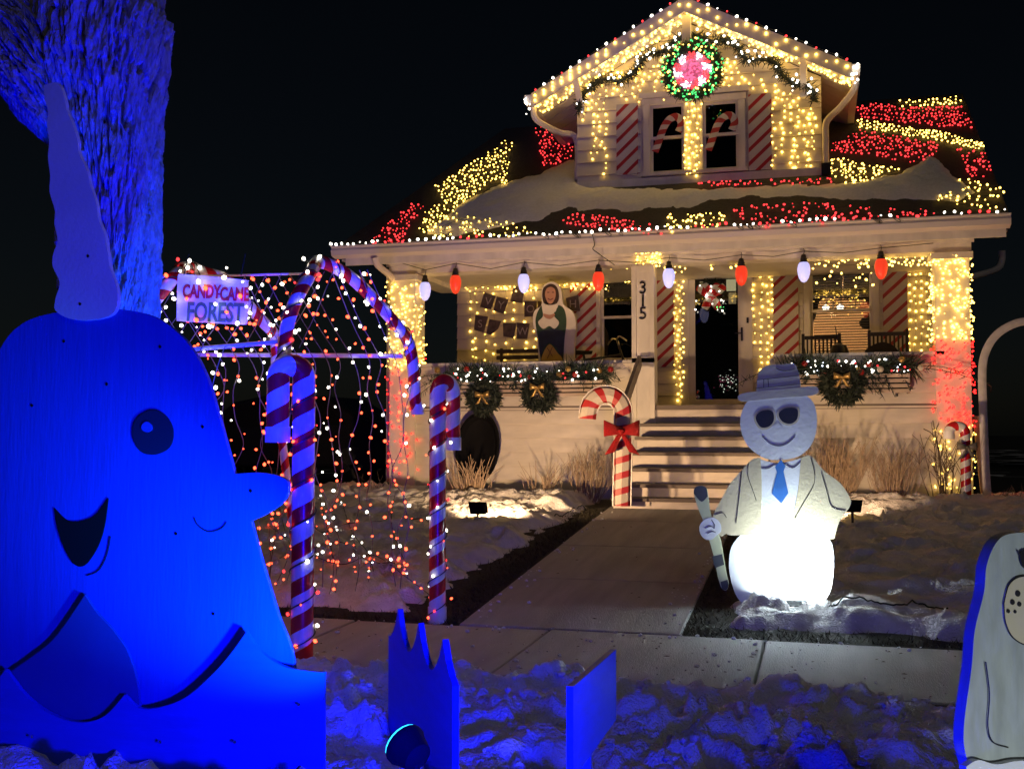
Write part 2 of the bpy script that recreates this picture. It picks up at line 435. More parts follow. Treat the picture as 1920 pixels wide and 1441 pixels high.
# ================================================================== THE GROUND
SLOPE = .077
def gz(y): return np.clip((np.asarray(y,float)-7.16)*SLOPE, 0, .43)
def struct(o, lab=None): o['kind'] = 'structure'; return o
g = MB().add([(-300,-300,-.22),(300,-300,-.22),(300,600,-.22),(-300,600,-.22)], [(0,1,2,3)]).build('ground','earth'); struct(g)
rd = MB().add([(-60,-8,-.15),(60,-8,-.15),(60,.95,-.15),(-60,.95,-.15)], [(0,1,2,3)]).build('road','asphalt'); struct(rd)
struct(bx('kerb',-60,60,.95,1.1,-.2,.0,'concrete'))
lw = MB(); ys = [7.16,8,9,10,11,12,12.75,16,40,120]
for a,b in zip(ys,ys[1:]): lw.add([(-60,a,gz(a)-.012),(60,a,gz(a)-.012),(60,b,gz(b)-.012),(-60,b,gz(b)-.012)],[(0,1,2,3)])
struct(lw.build('lawn','lawn'))
pk = MB().add([(-60,1.1,-.015),(60,1.1,-.015),(60,5.74,-.015),(-60,5.74,-.015)],[(0,1,2,3)]).build('parkway','lawn'); struct(pk)
# sidewalk slabs
sw = bpy.data.objects.new('sidewalk', None); col.objects.link(sw); place(sw,(0,6.45,0),None); struct(sw)
def slab_obj(x0,x1,y0,y1,zf,parent,th=.1):
    q = [(x0,y0),(x1,y0),(x1,y1),(x0,y1)]
    o = MB().hexa([(x,y,float(zf(y))-th) for x,y in q]+[(x,y,float(zf(y))) for x,y in q]).build('slab','concrete',parent)
    md = o.modifiers.new('b','BEVEL'); md.width = .012; md.segments = 2; md.limit_method = 'ANGLE'; return o
for k in range(-10,8):
    x0 = -.33+1.39*k; dz = random.uniform(-.006,.006)
    slab_obj(x0+.006,x0+1.384,5.745,7.15,lambda y,dz=dz: dz,sw)
wk = bpy.data.objects.new('walkway', None); col.objects.link(wk); place(wk,(-1.6,9.8,.1),None); struct(wk)
WX0, WX1 = -2.36, -.86
for a,b in ((7.162,8.72),(8.73,10.22),(10.23,11.72),(11.73,12.85)):
    slab_obj(WX0,WX1,a,b,lambda y: gz(y)+.004,wk)
# snow height fields
def grid_mesh(name, xs, ys, hf, m, keep=None):
    X,Y = np.meshgrid(xs,ys); Z = hf(X,Y); nx = len(xs); ny = len(ys)
    V = np.stack([X,Y,Z],-1).reshape(-1,3); idx = np.arange(nx*ny).reshape(ny,nx)
    Fq = np.stack([idx[:-1,:-1],idx[:-1,1:],idx[1:,1:],idx[1:,:-1]],-1).reshape(-1,4)
    if keep is not None:
        K = keep(X,Y,Z); kf = K[:-1,:-1]|K[:-1,1:]|K[1:,1:]|K[1:,:-1]; Fq = Fq[kf.reshape(-1)]
    me = bpy.data.meshes.new(name); me.from_pydata(V.tolist(), [], Fq.tolist())
    me.materials.append(MATS[m]); me.polygons.foreach_set('use_smooth',[True]*len(me.polygons)); me.update()
    o = bpy.data.objects.new(name, me); col.objects.link(o); WL[o.name] = Vector((0,0,0)); return o
def sstep(a,b,x): t = np.clip((x-a)/(b-a),0,1); return t*t*(3-2*t)
def sab(n,e=.09): return np.sqrt(n*n+e*e)-e
def lumps(X,Y):
    wx = X+.15*fbm(X*2.1,Y*2.1,3); wy = Y+.15*fbm(X*2.1+9,Y*2.1+4,3)
    n1 = fbm(wx*1.9,wy*2.4,3); n2 = sab(fbm(wx*4.2+3,wy*5.4,2)); n4 = sab(fbm(wx*10+7,wy*12,2),.06); n3 = fbm(X*30,Y*32,2)
    am = .35+.9*sstep(-.35,.45,fbm(X*1.1+40,Y*1.3,2))
    n5 = fbm(wx*6.5,wy*8.5,3)
    return n1*.10+((n2-.16)*.09+(n4-.14)*.075+n5*.045)*am+n3*.012
def footprints(X,Y,n,x0,x1,y0,y1,seed):
    rs = np.random.RandomState(seed); D = np.zeros(X.shape)
    for _ in range(n):
        cx,cy,a = rs.uniform(x0,x1),rs.uniform(y0,y1),rs.uniform(-.7,.7)+(0 if rs.rand() < .6 else 1.5)
        k = (np.abs(X-cx) < .35)&(np.abs(Y-cy) < .35)
        if not k.any(): continue
        u = (X[k]-cx)*math.cos(a)+(Y[k]-cy)*math.sin(a); v = -(X[k]-cx)*math.sin(a)+(Y[k]-cy)*math.cos(a)
        q = np.sqrt((u/.07)**2+(v/.16)**2); D[k] += -.055*sstep(1.15,.75,q)+.022*np.exp(-((q-1.35)/.22)**2)
    return D
def lawn_snow(X,Y):
    mk = sstep(.0,.34,Y-7.18+.13*fbm(X*3,Y*3,3)-.14)
    e = fbm(X*2.2+5,Y*2.2,3)*.20
    left = sstep(.05,.42,(WX0-.16-.14*np.clip((11.5-Y)/4,0,1))-X+e); right = sstep(.05,.4,X-(WX1+.10)+e)
    m = mk*np.maximum(left,right)*sstep(.0,.3,14.25-Y)
    # bare bed under the dry shrubs
    for (cx,cy,rx,ry) in ((-3.9,13.9,.7,.35),(-4.6,14.0,.5,.3),(1.15,13.9,.5,.4),(-.1,13.9,.3,.3)):
        m = m*(1-.9*np.exp(-(((X-cx)/rx)**2+((Y-cy)/ry)**2)))
    return gz(Y)-.05+m*(.13+lumps(X,Y)*.9+footprints(X,Y,110,-7,4,7.6,13,5)+.07*sstep(12,13,Y))
sn = grid_mesh('lawn_snow', np.arange(-9.5,5.0,.035), np.arange(7.14,14.45,.035), lawn_snow, 'dirtysnow', lambda X,Y,Z: Z > gz(Y)-.03); struct(sn)
def park_snow(X,Y):
    e = fbm(X*3,Y*3,3)*.16
    m = sstep(.0,.26,5.76-Y+e)
    return -.05+m*(.12+lumps(X*1.1,Y*1.1+20)*1.05+footprints(X,Y,60,-2.6,1.6,2.6,5.6,8))
sn2 = grid_mesh('parkway_snow', np.arange(-6,3.2,.022), np.arange(2.0,5.86,.022), park_snow, 'snow', lambda X,Y,Z: Z > -.035); struct(sn2)
def far_snow(X,Y): return gz(Y)-.03+fbm(X*.7,Y*.7,3)*.08
struct(grid_mesh('yard_snow', np.arange(-40,-9.3,.4), np.arange(7.3,60,.4), far_snow, 'dirtysnow'))
struct(grid_mesh('side_yard_snow', np.arange(4.8,30,.4), np.arange(7.3,60,.4), far_snow, 'dirtysnow'))
struct(grid_mesh('back_yard_snow', np.arange(-9.4,4.9,.5), np.arange(22.6,60,.5), far_snow, 'dirtysnow'))
# dead grass along the snow edges
gr = MB()
def blades(n, fx, fy):
    for _ in range(n):
        x = fx(); y = fy()
        if WX0+.01 < x < WX1-.01: continue
        z = float(gz(y)); a = random.uniform(0,6.28); h = random.uniform(.004,.03); d = random.uniform(.02,.07)
        gr.add([(x-.004*math.cos(a),y-.004*math.sin(a),z-.01),(x+.004*math.cos(a),y+.004*math.sin(a),z-.01),(x+d*math.cos(a+1.3),y+d*math.sin(a+1.3),z+h)],[(0,1,2)])
blades(5000, lambda: random.uniform(-5.5,2.2), lambda: 7.17+abs(random.gauss(0,.13)))
blades(4500, lambda: WX0-.02-abs(random.gauss(0,.2)), lambda: random.uniform(7.2,12.6))
blades(2500, lambda: WX1+.02+abs(random.gauss(0,.16)), lambda: random.uniform(7.2,12.6))
tag(gr.build('dead_grass','grass'), 'short dead grass showing along the edges of the walk', 'grass', kind='stuff')

cb2 = MB(); XY = np.stack([np.random.uniform(-2.4,1.2,2600),np.random.uniform(3.0,5.75,2600)],-1); ZZ = park_snow(XY[:,0],XY[:,1])
for (x,y),z in zip(XY,ZZ):
    if z < .0: continue
    k_ = random.choice([.004,.005,.006,.008,.010,.014,.020]); V = ICO*k_*np.random.uniform(.55,1.35,(12,1)); V[:,2] *= .7
    cb2.add(V+np.array([x,y,z+k_*.15]),ICF)
tag(cb2.build('snow_clods','snow'),'small clods of crusted snow strewn over the parkway','snow',kind='stuff')
cb_ = MB()
for _ in range(420):
    if random.random() < .7: x = random.uniform(-3.4,1.6); y = random.choice([5.76+abs(random.gauss(0,.16)),7.14-abs(random.gauss(0,.08)),random.uniform(5.8,7.1)])
    else: x = random.choice([WX0+abs(random.gauss(0,.1)),WX1-abs(random.gauss(0,.12))]); y = random.uniform(7.3,12.4)
    k_ = random.choice([.004,.005,.007,.010,.016]); V = ICO*k_*np.random.uniform(.6,1.3,(12,1)); V[:,2] *= .7
    cb_.add(V+np.array([x,y,float(gz(y))+.004+k_*.3]),ICF)
tag(cb_.build('snow_crumbs','snow'),'crumbs of snow scattered over the concrete walks','snow',kind='stuff')
lf = MB()
for _ in range(130):
    x = random.uniform(-3.4,1.6); y = random.uniform(5.8,7.1) if random.random() < .6 else random.uniform(7.3,12); a = random.uniform(0,6.28); k_ = random.uniform(.008,.022)
    z = float(gz(y))+.009
    lf.add([(x-k_*math.cos(a),y-k_*math.sin(a),z),(x+.4*k_*math.sin(a),y-.4*k_*math.cos(a),z+.004),(x+k_*math.cos(a),y+k_*math.sin(a),z),(x-.4*k_*math.sin(a),y+.4*k_*math.cos(a),z+.003)],[(0,1,2,3)])
tag(lf.build('leaf_litter','twig_dark'),'bits of dead leaf and twig lying on the concrete walks','leaves',kind='stuff')
# ================================================================== THE HOUSE
Yf, Yw, Yd, Ye = 14.4, 16.6, 15.5, 13.95
FLOOR, BEAM, GZ = 1.66, 3.53, .40
H = thing('house', 'white clapboard bungalow covered in lights with a front porch and gabled dormer', 'house', (-2,17,GZ))
HX0, HX1 = XP(733,700,Yf), XP(1820,700,Yf)
POSTX0, POSTX1 = XP(1186,600,Yf), XP(1228,600,Yf)
RWX0 = XP(1452,670,Yf)
# --- porch base
bx('porch_floor', HX0,HX1,Yf-.03,Yw,FLOOR-.06,FLOOR,'floor_board',H)
hw = bx('half_wall', HX0+.02,POSTX0,Yf,Yf+.14,GZ-.1,2.22,'siding',H); siding(hw,Yf,HX0+.36,POSTX0,GZ-.1,2.19)
hw2 = bx('half_wall', RWX0,HX1-.02,Yf,Yf+.14,GZ-.1,2.26,'siding',H); siding(hw2,Yf,RWX0,HX1-.36,GZ-.1,2.23)
bx('wall_cap', HX0+.3,POSTX0-.004,Yf-.05,Yf+.19,2.222,2.26,'trim',H); bx('wall_cap', RWX0-.02,HX1-.3,Yf-.05,Yf+.19,2.262,2.30,'trim',H)
bx('half_wall', HX0+.02,HX0+.16,Yf+.15,Yw,GZ-.1,2.22,'siding',H); bx('half_wall', HX1-.16,HX1-.02,Yf+.15,Yw,GZ-.1,2.22,'siding',H)
bx('stair_cheek', RWX0-.06,RWX0-.004,Yf-.02,Yf+.2,GZ,2.25,'trim',H)
# --- columns
def column(x0,x1):
    c = bx('column', x0,x1,Yf-.05,Yf+.33,GZ-.1,BEAM,'trim',H)
    bx('column_cap', x0-.04,x1+.04,Yf-.09,Yf+.37,BEAM-.10,BEAM-.02,'trim',c)
    return c
column(HX0, HX0+.38); column(HX1-.40, HX1)
pc = bx('column', POSTX0,POSTX1,Yf-.06,Yf+.2,GZ,BEAM,'trim',H)
w_ = POSTX1-POSTX0
for z0,z1 in ((2.30,3.42),(GZ+.1,2.2)):      # raised stiles round the recessed panels
    for (a,b,c,d) in ((.0,.2,z0-.08,z1+.08),(.8,1.,z0-.08,z1+.08),(.2,.8,z0-.08,z0),(.2,.8,z1,z1+.08)):
        bx('stile', POSTX0+a*w_,POSTX0+b*w_,Yf-.078,Yf-.0605,c,d,'trim',pc)
for i,ch in enumerate('315'):
    zc = ZP(1207,(541,565,589)[i]+9,Yf-.08)
    text_mb(ch,.23,(POSTX0+POSTX1)/2,Yf-.072,zc,.006).build('house_number','numeral',pc)
# --- beam, soffit, gutter
bx('porch_beam', HX0-.03,HX1+.03,Yf-.02,Yf+.34,BEAM,3.74,'trim',H)
bx('frieze_board', HX0-.06,HX1+.06,Yf-.05,Yf-.021,BEAM+.1,3.74,'trim',H)
bx('porch_beam', HX0-.02,HX0+.3,Yf+.345,Yw,BEAM,3.74,'trim',H); bx('porch_beam', HX1-.3,HX1+.02,Yf+.345,Yw,BEAM,3.74,'trim',H)
bx('porch_ceiling', HX0+.3,HX1-.3,Yf+.345,Yw,3.60,3.66,'soffit',H)
EX0, EX1 = -6.43, 2.22
bx('soffit', EX0+.1,EX1-.02,Ye+.03,Yf-.055,3.68,3.70,'soffit',H)
gut = MB()
prof = [(0,0),(-.10,.035),(-.115,.10),(-.095,.135),(-.12,.15),(-.12,.165),(0,.165)]
gut.add([(EX0,Ye+p[0],3.705+p[1]) for p in prof]+[(EX1,Ye+p[0],3.705+p[1]) for p in prof],
    [(i,(i+1)%7,7+(i+1)%7,7+i) for i in range(7)]+[tuple(range(6,-1,-1)),tuple(range(7,14))])
gut.build('gutter','gutter',H)
bx('fascia_board', EX0+.17,EX1-.04,Ye+.002,Ye+.028,3.61,3.86,'trim',H)
# left downspout elbow
el = [(EX0+.62,Ye-.05,3.70),(EX0+.64,Ye+.02,3.6),(EX0+.75,Ye+.25,3.46),(HX0-.06,Yf+.08,3.40),(HX0-.06,Yf+.1,3.2),(HX0-.06,Yf+.1,.6)]
MB().tube(catmull(el,5,False),.045,8).build('downspout','gutter',H,smooth=True)
# --- main roof
RS = (6.62-3.87)/4.35
RN = np.array([0,-RS,1.]); RN /= np.linalg.norm(RN); RP = np.array([0,Ye,3.87])
def roofz(y): return 3.87+(y-Ye)*RS
RY = 18.3
rf = MB(); 
for z in (0,-.12): pass
a = [(EX0,Ye-.03,roofz(Ye-.03)),(EX1,Ye-.03,roofz(Ye-.03)),(2.27,RY,roofz(RY)),(-5.2,RY,roofz(RY))]
b2 = [(EX0,22.65,3.87),(EX1,22.65,3.87),(2.27,RY,roofz(RY)),(-5.2,RY,roofz(RY))]
rf.add(a+[(x,y,z-.10) for x,y,z in a],[(0,1,2,3),(7,6,5,4),(0,4,5,1),(1,5,6,2),(3,7,4,0)])
rf.add(b2+[(x,y,z-.10) for x,y,z in b2],[(3,2,1,0),(4,5,6,7),(1,5,4,0),(2,6,5,1),(0,4,7,3)])
rf.build('roof','shingle',H)
# --- house walls behind the porch with openings
def opening(px0,px1,py0,py1,Y): 
    pm = (px0+px1)/2
    return (XP(px0,(py0+py1)/2,Y),XP(px1,(py0+py1)/2,Y),ZP(pm,py1,Y),ZP(pm,py0,Y))
DO = opening(1291,1397,508,752,Yw); DO = (DO[0],DO[1],FLOOR+.02,DO[3])
LW = opening(1127,1196,520,675,Yw); LW = (LW[0],LW[1]+.18,LW[2],LW[3])
RW = opening(1519,1636,506,664,Yw)
BX0, BX1 = XP(858,600,Yw), 1.86
bw = wall_holes('back_wall',BX0,BX1,GZ-.1,3.74,Yw,Yw+.15,[DO,LW,RW],'siding',H)
siding(bw,Yw,BX0,BX1,FLOOR+.01,3.60,[(h[0]-.1,h[1]+.1,h[2]-.1,h[3]+.1) for h in (DO,LW,RW)])
bx('side_wall',BX0,BX0+.15,Yw+.15,22.2,GZ-.1,3.8,'siding',H); bx('side_wall',BX1-.15,BX1,Yw+.15,22.2,GZ-.1,3.8,'siding',H)
bx('rear_wall',BX0,BX1,22.2,22.35,GZ-.1,3.8,'siding',H)
bx('room_partition',.0-1.2,-1.15+.1,Yw+.2,20.,FLOOR,3.7,'darkroom',H)
# rear corner downspout that shows right of the porch
dp = [atY(1879,470,18.6),atY(1878,490,18.6),atY(1868,505,18.3),atY(1826,518,17.6)]
dpl = [tuple(p) for p in catmull(dp,5,False)]+[(BX1+.05,17.5,dp[-1][2]-.1),(BX1+.05,17.5,.5)]
MB().tube(dpl,.05,8).build('downspout','gutter',H,smooth=True)
def trim_frame(h,Y,parent,tw=.09,sill=True,name='window_frame'):
    x0,x1,z0,z1 = h; b = MB()
    b.box(x0-tw,x0,Y-.045,Y+.02,z0,z1); b.box(x1,x1+tw,Y-.045,Y+.02,z0,z1)
    b.box(x0-tw-.015,x1+tw+.015,Y-.055,Y+.02,z1,z1+tw)
    fr = b.build(name,'trim',parent)
    if sill: bx('sill',x0-tw-.03,x1+tw+.03,Y-.085,Y+.02,z0-.045,z0-.001,'trim',parent)
    return fr
def sash_window(h,Y,gm='glass',munt=2,name='window'):
    x0,x1,z0,z1 = h; zm = z0+(z1-z0)*.52; s = .04
    wd = MB()
    for (a,b,yy) in ((z0,zm+.02,.055),(zm-.02,z1,.025)):
        wd.box(x0,x0+s,Y+yy-.02,Y+yy+.009,a,b); wd.box(x1-s,x1,Y+yy-.02,Y+yy+.009,a,b)
        wd.box(x0+s,x1-s,Y+yy-.02,Y+yy+.009,a,a+s); wd.box(x0+s,x1-s,Y+yy-.02,Y+yy+.009,b-s,b)
    wn = wd.build(name,'trim',H); trim_frame(h,Y,wn)
    for (a,b,yy) in ((z0,zm+.02,.055),(zm-.02,z1,.025)):
        MB().box(x0+s,x1-s,Y+yy-.008,Y+yy-.004,a+s,b-s).build('pane',gm,wn)
    if munt:
        mb = MB()
        for k in range(1,munt+1):
            xx = x0+s+(x1-x0-2*s)*k/(munt+1); mb.box(xx-.005,xx+.005,Y+.028,Y+.034,zm+.02,z1-s)
        mb.build('glazing_bar','bar',wn,kind='stuff')
    return wn
sash_window(LW,Yw,'darkglass',2); rwin = sash_window(RW,Yw,'glass',3)
bx('room_backing',LW[0]-.3,LW[1]+.2,Yw+.45,Yw+.5,1.7,3.7,'darkroom',H)  # near-black sheet close behind the pane stands in for the unlit room
# lit room behind the right window : walls, blinds, tied-back drapes, lamp
rm = MB(); X0,X1 = RW[0]-.55,1.7
rm.box(X0,X1,Yw+2.4,Yw+2.45,FLOOR,3.7); rm.box(X0-.05,X0,Yw+.16,Yw+2.4,FLOOR,3.7); rm.box(X1-.06,X1-.002,Yw+.16,Yw+2.4,FLOOR,3.7)
rm.box(X0,X1,Yw+.16,Yw+2.4,3.62,3.66); rm.box(X0,X1,Yw+.16,Yw+2.4,FLOOR-.03,FLOOR-.002)
rm.build('room_backing','roomwall',H)
bl = MB(); nz = 30
for k in range(nz):
    z = RW[2]+.05+(RW[3]-RW[2]-.1)*k/(nz-1); b0,b1 = RW[0]+.05,RW[1]-.05
    bl.add([(b0,Yw+.085,z),(b1,Yw+.085,z),(b1,Yw+.10,z+.021),(b0,Yw+.10,z+.021)],[(0,1,2,3)])
bl.build('blind_slats','blind',rwin,kind='stuff')
pr = Plane((0,Yw+.2,0))
board('drape',[(1505,495,1),(1580,495,1),(1580,560,1),(1540,561),(1532,585),(1522,612),(1510,640,1)],pr,'curtain',rwin,.02)
board('drape',[(1581,495,1),(1650,495,1),(1650,670,1),(1640,670,1),(1636,619,1),(1618,615),(1611,606),(1616,597),(1634,583,1),(1622,561,1),(1581,560,1)],pr,'curtain',rwin,.02)
lm = thing('ceiling_lamp','lit ceiling lamp seen through the blinds of the porch window','lamp',tuple(atY(1562,578,Yw+1.4)))
lb = MB(); lp0 = atY(1562,578,Yw+1.4); lb.tube([lp0,(lp0[0],lp0[1],3.61)],.01,6); lb.tube([lp0-np.array([.13,0,0]),lp0+np.array([.13,0,0])],.012,6); lb.build('stem','black',lm)
for dx in (-.11,.11):
    bb = MB(); bb.lathe([(.005,-.05),(.04,-.03),(.055,.01),(.04,.05),(.01,.06)],tuple(lp0+np.array([dx,0,.0])),12); bb.build('lamp_globe','b_white',lm,smooth=True)
pl_ = bpy.data.lights.new('lamp_light','POINT'); pl_.energy = 26; pl_.color = (1,.62,.3); pl_.shadow_soft_size = .06
po = bpy.data.objects.new('lamp_light',pl_); col.objects.link(po); place(po,tuple(lp0+np.array([0,-.1,-.12])),lm)
# front door
dr = MB(); x0,x1,z0,z1 = DO; s = .10
dr.box(x0,x0+s,Yw+.0,Yw+.04,z0,z1); dr.box(x1-s,x1,Yw+.0,Yw+.04,z0,z1); dr.box(x0+s,x1-s,Yw+.0,Yw+.04,z0,z0+.12); dr.box(x0+s,x1-s,Yw+.0,Yw+.04,z1-.1,z1)
door = dr.build('storm_door','trim',H); trim_frame(DO,Yw,door,.11,False,'door_frame')
MB().box(x0+s,x1-s,Yw+.018,Yw+.024,z0+.12,z1-.1).build('pane','darkglass',door)
hd = MB(); hx = XP(1391,625,Yw); hz = ZP(1391,625,Yw); hd.box(hx-.014,hx+.014,Yw-.02,Yw-.001,hz-.11,hz+.09); hd.beam((hx,Yw-.035,hz),(hx-.1,Yw-.045,hz+.005),.018,.018); hd.build('handle','black',door)
bx('doorbell',XP(1402,600,Yw)-.014,XP(1402,600,Yw)+.014,Yw-.07,Yw-.046,ZP(1402,606,Yw),ZP(1402,596,Yw),'black',door)
idr = bx('inner_door',x0+.02,x1-.02,Yw+.10,Yw+.14,z0,z1,'darkroom',H)
bx('letter_slot',XP(1353,607,Yw+.1),XP(1374,607,Yw+.1),Yw+.092,Yw+.0995,ZP(1363,611,Yw+.1),ZP(1363,604,Yw+.1),'chrome',idr)
emat('hall_glow',(1,.62,.28),1.1); emat('hall_glow_bright',(1,.75,.4),2.2)
for (a,b,c,d,m_) in ((1362,1380,524,546,'hall_glow_bright'),(1366,1380,549,570,'hall_glow'),(1312,1326,526,540,'hall_glow')):
    bx('lit_pane',XP(a,540,Yw+.1),XP(b,540,Yw+.1),Yw+.092,Yw+.0985,ZP(1360,d,Yw+.1),ZP(1360,c,Yw+.1),m_,idr)
bx('threshold',x0-.05,x1+.05,Yw-.12,Yw+.1,FLOOR+.001,FLOOR+.05,'black',H)
# shutters
def shutter(px0,px1,py0,py1,Y):
    h = opening(px0,px1,py0,py1,Y)
    so = bx('shutter',h[0],h[1],Y-.055,Y-.028,h[2],h[3],'shutter_stripe',H); return so
for q in ((1070,1119,497,692),(1232,1264,482,688),(1450,1497,478,668),(1655,1701,474,668)): shutter(*q,Yw)
# steps
SX0,SX1 = XP(1200,800,14.1),RWX0-.08
sz = [1.42,1.25,1.06,.87,.69,.545]
st = bx('front_steps',SX0+.06,SX1-.06,12.9,Yf-.04,GZ-.1,.5,'earth',H)
for i,z in enumerate(sz):
    y = Yf-.03-.28*i; xo = .025*i
    bx('tread',SX0-xo,SX1+xo,y-.29,y+.02,z-.04,z,'floor_board',st,.006)
    zt = (sz[i-1] if i else FLOOR)-.042-(0 if i else .02)
    bx('riser',SX0+.05-xo,SX1-.05+xo,y+.0205,y+.04,z+.001,zt,'riser',st)
bx('riser',SX0-.1,SX1+.1,Yf-.03-.28*6+.02,Yf-.03-.28*6+.04,GZ-.05,sz[-1]-.042,'riser',st)
MB().beam((SX0-.03,Yf-.1,2.24),(SX0-.03,12.75,1.46),.045,.15).build('handrail','rail_wood',st)
bx('newel_post',SX0-.07,SX0+.0,12.72,12.8,GZ-.05,1.47,'rail_wood',st)
# --- dormer
DX0,DX1 = XP(1083,300,Yd),XP(1541,280,Yd); DXM = (DX0+DX1)/2
DB = roofz(Yd)-.02; PK = (-1.68,7.14); OV = .62
DEL = (-3.84,5.98); DER = (.50,6.02); DS = (PK[1]-DEL[1])/(PK[0]-DEL[0]); DS2 = (PK[1]-DER[1])/(DER[0]-PK[0])
def clip(z):
    zz = min(z,7.0); l = PK[0]-(PK[1]-.03-zz)/DS; r = PK[0]+(PK[1]-.03-zz)/DS2
    return max(DX0,l),min(DX1,r)
W1 = opening(1219,1283,196,324,Yd); W2 = opening(1318,1385,190,318,Yd)
zl = clip(5.0)
gw = MB(); zwl = PK[1]-.03-(PK[0]-DX0)*DS; zwr = PK[1]-.03-(DX1-PK[0])*DS2
# gable wall core: rectangular part with window holes, then the triangle
gwall = wall_holes('gable_wall',DX0,DX1,DB-.3,min(zwl,zwr)-.01,Yd,Yd+.12,[W1,W2],'siding',H)
zc_ = min(zwl,zwr)-.008
l,r = clip(zc_)
MB().poly([(DX0,Yd,zc_),(DX1,Yd,zc_),(DX1,Yd,max(zc_+.001,zwr)),(PK[0],Yd,PK[1]-.03),(DX0,Yd,max(zc_+.001,zwl))],(0,.12,0)).build('gable_peak','siding',gwall,recalc=True)
siding(gwall,Yd,DX0,DX1,DB,PK[1]-.08,[(W1[0]-.13,W2[1]+.13,W1[2]-.1,W1[3]+.17)],clip=clip)
bx('dormer_side',DX0,DX0+.1,Yd+.12,19.5,DB,zwl,'siding',H); bx('dormer_side',DX1-.1,DX1,Yd+.12,19.5,DB,zwr,'siding',H)
sash_window(W1,Yd,'darkglass',2); sash_window(W2,Yd,'darkglass',2)
bx('mullion',W1[1]+.092,W2[0]-.092,Yd-.06,Yd+.0,W1[2]-.04,W1[3]+.1,'trim',H)
bx('window_head',W1[0]-.15,W2[1]+.15,Yd-.07,Yd,W1[3]+.095,W1[3]+.17,'trim',H)
bx('room_backing',W1[0]-.1,W2[1]+.1,Yd+.4,Yd+.45,W1[2]-.1,W1[3]+.1,'darkroom',H)  # dark sheet behind both dormer panes, its colour imitating an unlit interior
bx('dormer_skirt',DX0-.02,DX1+.02,Yd-.06,Yd-.0265,DB-.02,DB+.09,'trim',H)
shutter(1157,1197,197,328,Yd); shutter(1404,1447,178,320,Yd)
# dormer roof slabs, soffit boards, barge boards
Y0_,Y1_ = Yd-OV,19.6
for sgn,(ex,ez) in ((0,DEL),(1,DER)):
    t = .10
    rfb = MB().hexa([(ex,Y0_,ez),(PK[0],Y0_,PK[1]),(PK[0],Y1_,PK[1]),(ex,Y1_,ez),(ex,Y0_,ez+t),(PK[0],Y0_,PK[1]+t),(PK[0],Y1_,PK[1]+t),(ex,Y1_,ez+t)])
    dro = rfb.build('dormer_roof','shingle',H,recalc=True)
    n = 7                                    # soffit boards under the front overhang
    for k in range(n):
        ya = Y0_+.04+(OV-.05)*k/n; yb = Y0_+.04+(OV-.05)*(k+1)/n-.008
        MB().hexa([(ex,ya,ez-.018),(PK[0],ya,PK[1]-.018),(PK[0],yb,PK[1]-.018),(ex,yb,ez-.018),(ex,ya,ez-.003),(PK[0],ya,PK[1]-.003),(PK[0],yb,PK[1]-.003),(ex,yb,ez-.003)]).build('soffit_board','soffit',dro,recalc=True)
    for k in range(12):                       # boards under the long side eave
        ya = Yd+.03+.3*k; q = abs(DX0-ex) if sgn == 0 else abs(ex-DX1); dx = q if sgn == 0 else -q; s_ = DS if sgn == 0 else DS2
        MB().hexa([(ex,ya,ez-.018),(ex+dx,ya,ez-.018+q*s_),(ex+dx,ya+.29,ez-.018+q*s_),(ex,ya+.29,ez-.018),(ex,ya,ez-.003),(ex+dx,ya,ez-.003+q*s_),(ex+dx,ya+.29,ez-.003+q*s_),(ex,ya+.29,ez-.003)]).build('soffit_board','soffit',dro,recalc=True)
    bd = .17
    MB().hexa([(ex,Y0_-.03,ez-bd*.55),(PK[0],Y0_-.03,PK[1]-bd*.55),(PK[0],Y0_-.001,PK[1]-bd*.55),(ex,Y0_-.001,ez-bd*.55),(ex,Y0_-.03,ez+t+.01),(PK[0],Y0_-.03,PK[1]+t+.01),(PK[0],Y0_-.001,PK[1]+t+.01),(ex,Y0_-.001,ez+t+.01)]).build('barge_board','trim',H,recalc=True)
    gx = ex-.05 if sgn == 0 else ex+.05
    MB().hexa([(gx-.05,Y0_,ez-.02),(gx+.05,Y0_,ez-.02),(gx+.05,Y1_,ez-.02),(gx-.05,Y1_,ez-.02),(gx-.055,Y0_,ez+.1),(gx+.055,Y0_,ez+.1),(gx+.055,Y1_,ez+.1),(gx-.055,Y1_,ez+.1)]).build('gutter','gutter',H)
bx('king_post',PK[0]-.06,PK[0]+.06,Yd-.42,Yd-.32,ZP(1290,100,Yd-.4),PK[1]-.06,'trim',H)
for px,py0,py1 in ((1090,150,212),(1507,110,185)):
    x = XP(px,py1,Yd-.1); za = ZP(px,py0,Yd-.4); zb = ZP(px,py1,Yd-.05)
    br = bx('bracket',x-.05,x+.05,Yd-.13,Yd-.03,zb,za+.05,'trim',H)
    MB().beam((x,Yd-.13,zb+.1),(x,Yd-.55,za+.02),.08,.08).build('brace','trim',br)
d1 = [(DER[0]+.05,Yd-.45,DER[1]-.02),(DER[0]+.03,Yd-.45,DER[1]-.18),(DX1+.25,Yd-.25,DER[1]-.34),(DX1+.07,Yd-.08,DER[1]-.48),(DX1+.05,Yd-.06,5.3),(DX1+.05,Yd-.06,DB+.12)]
MB().tube(catmull(d1,6,False),.045,8).build('downspout','gutter',H,smooth=True)
bx('downspout_shoe',DX1-.01,DX1+.11,Yd-.14,Yd-.0,DB-.03,DB+.13,'black',H)
d2 = [(DEL[0]-.03,Yd-.4,DEL[1]-.02),(DEL[0]+.02,Yd-.4,DEL[1]-.2),(DX0-.25,Yd-.15,DEL[1]-.33),(DX0-.04,Yd+.1,DEL[1]-.38),(DX0-.04,Yd+.15,5.0)]
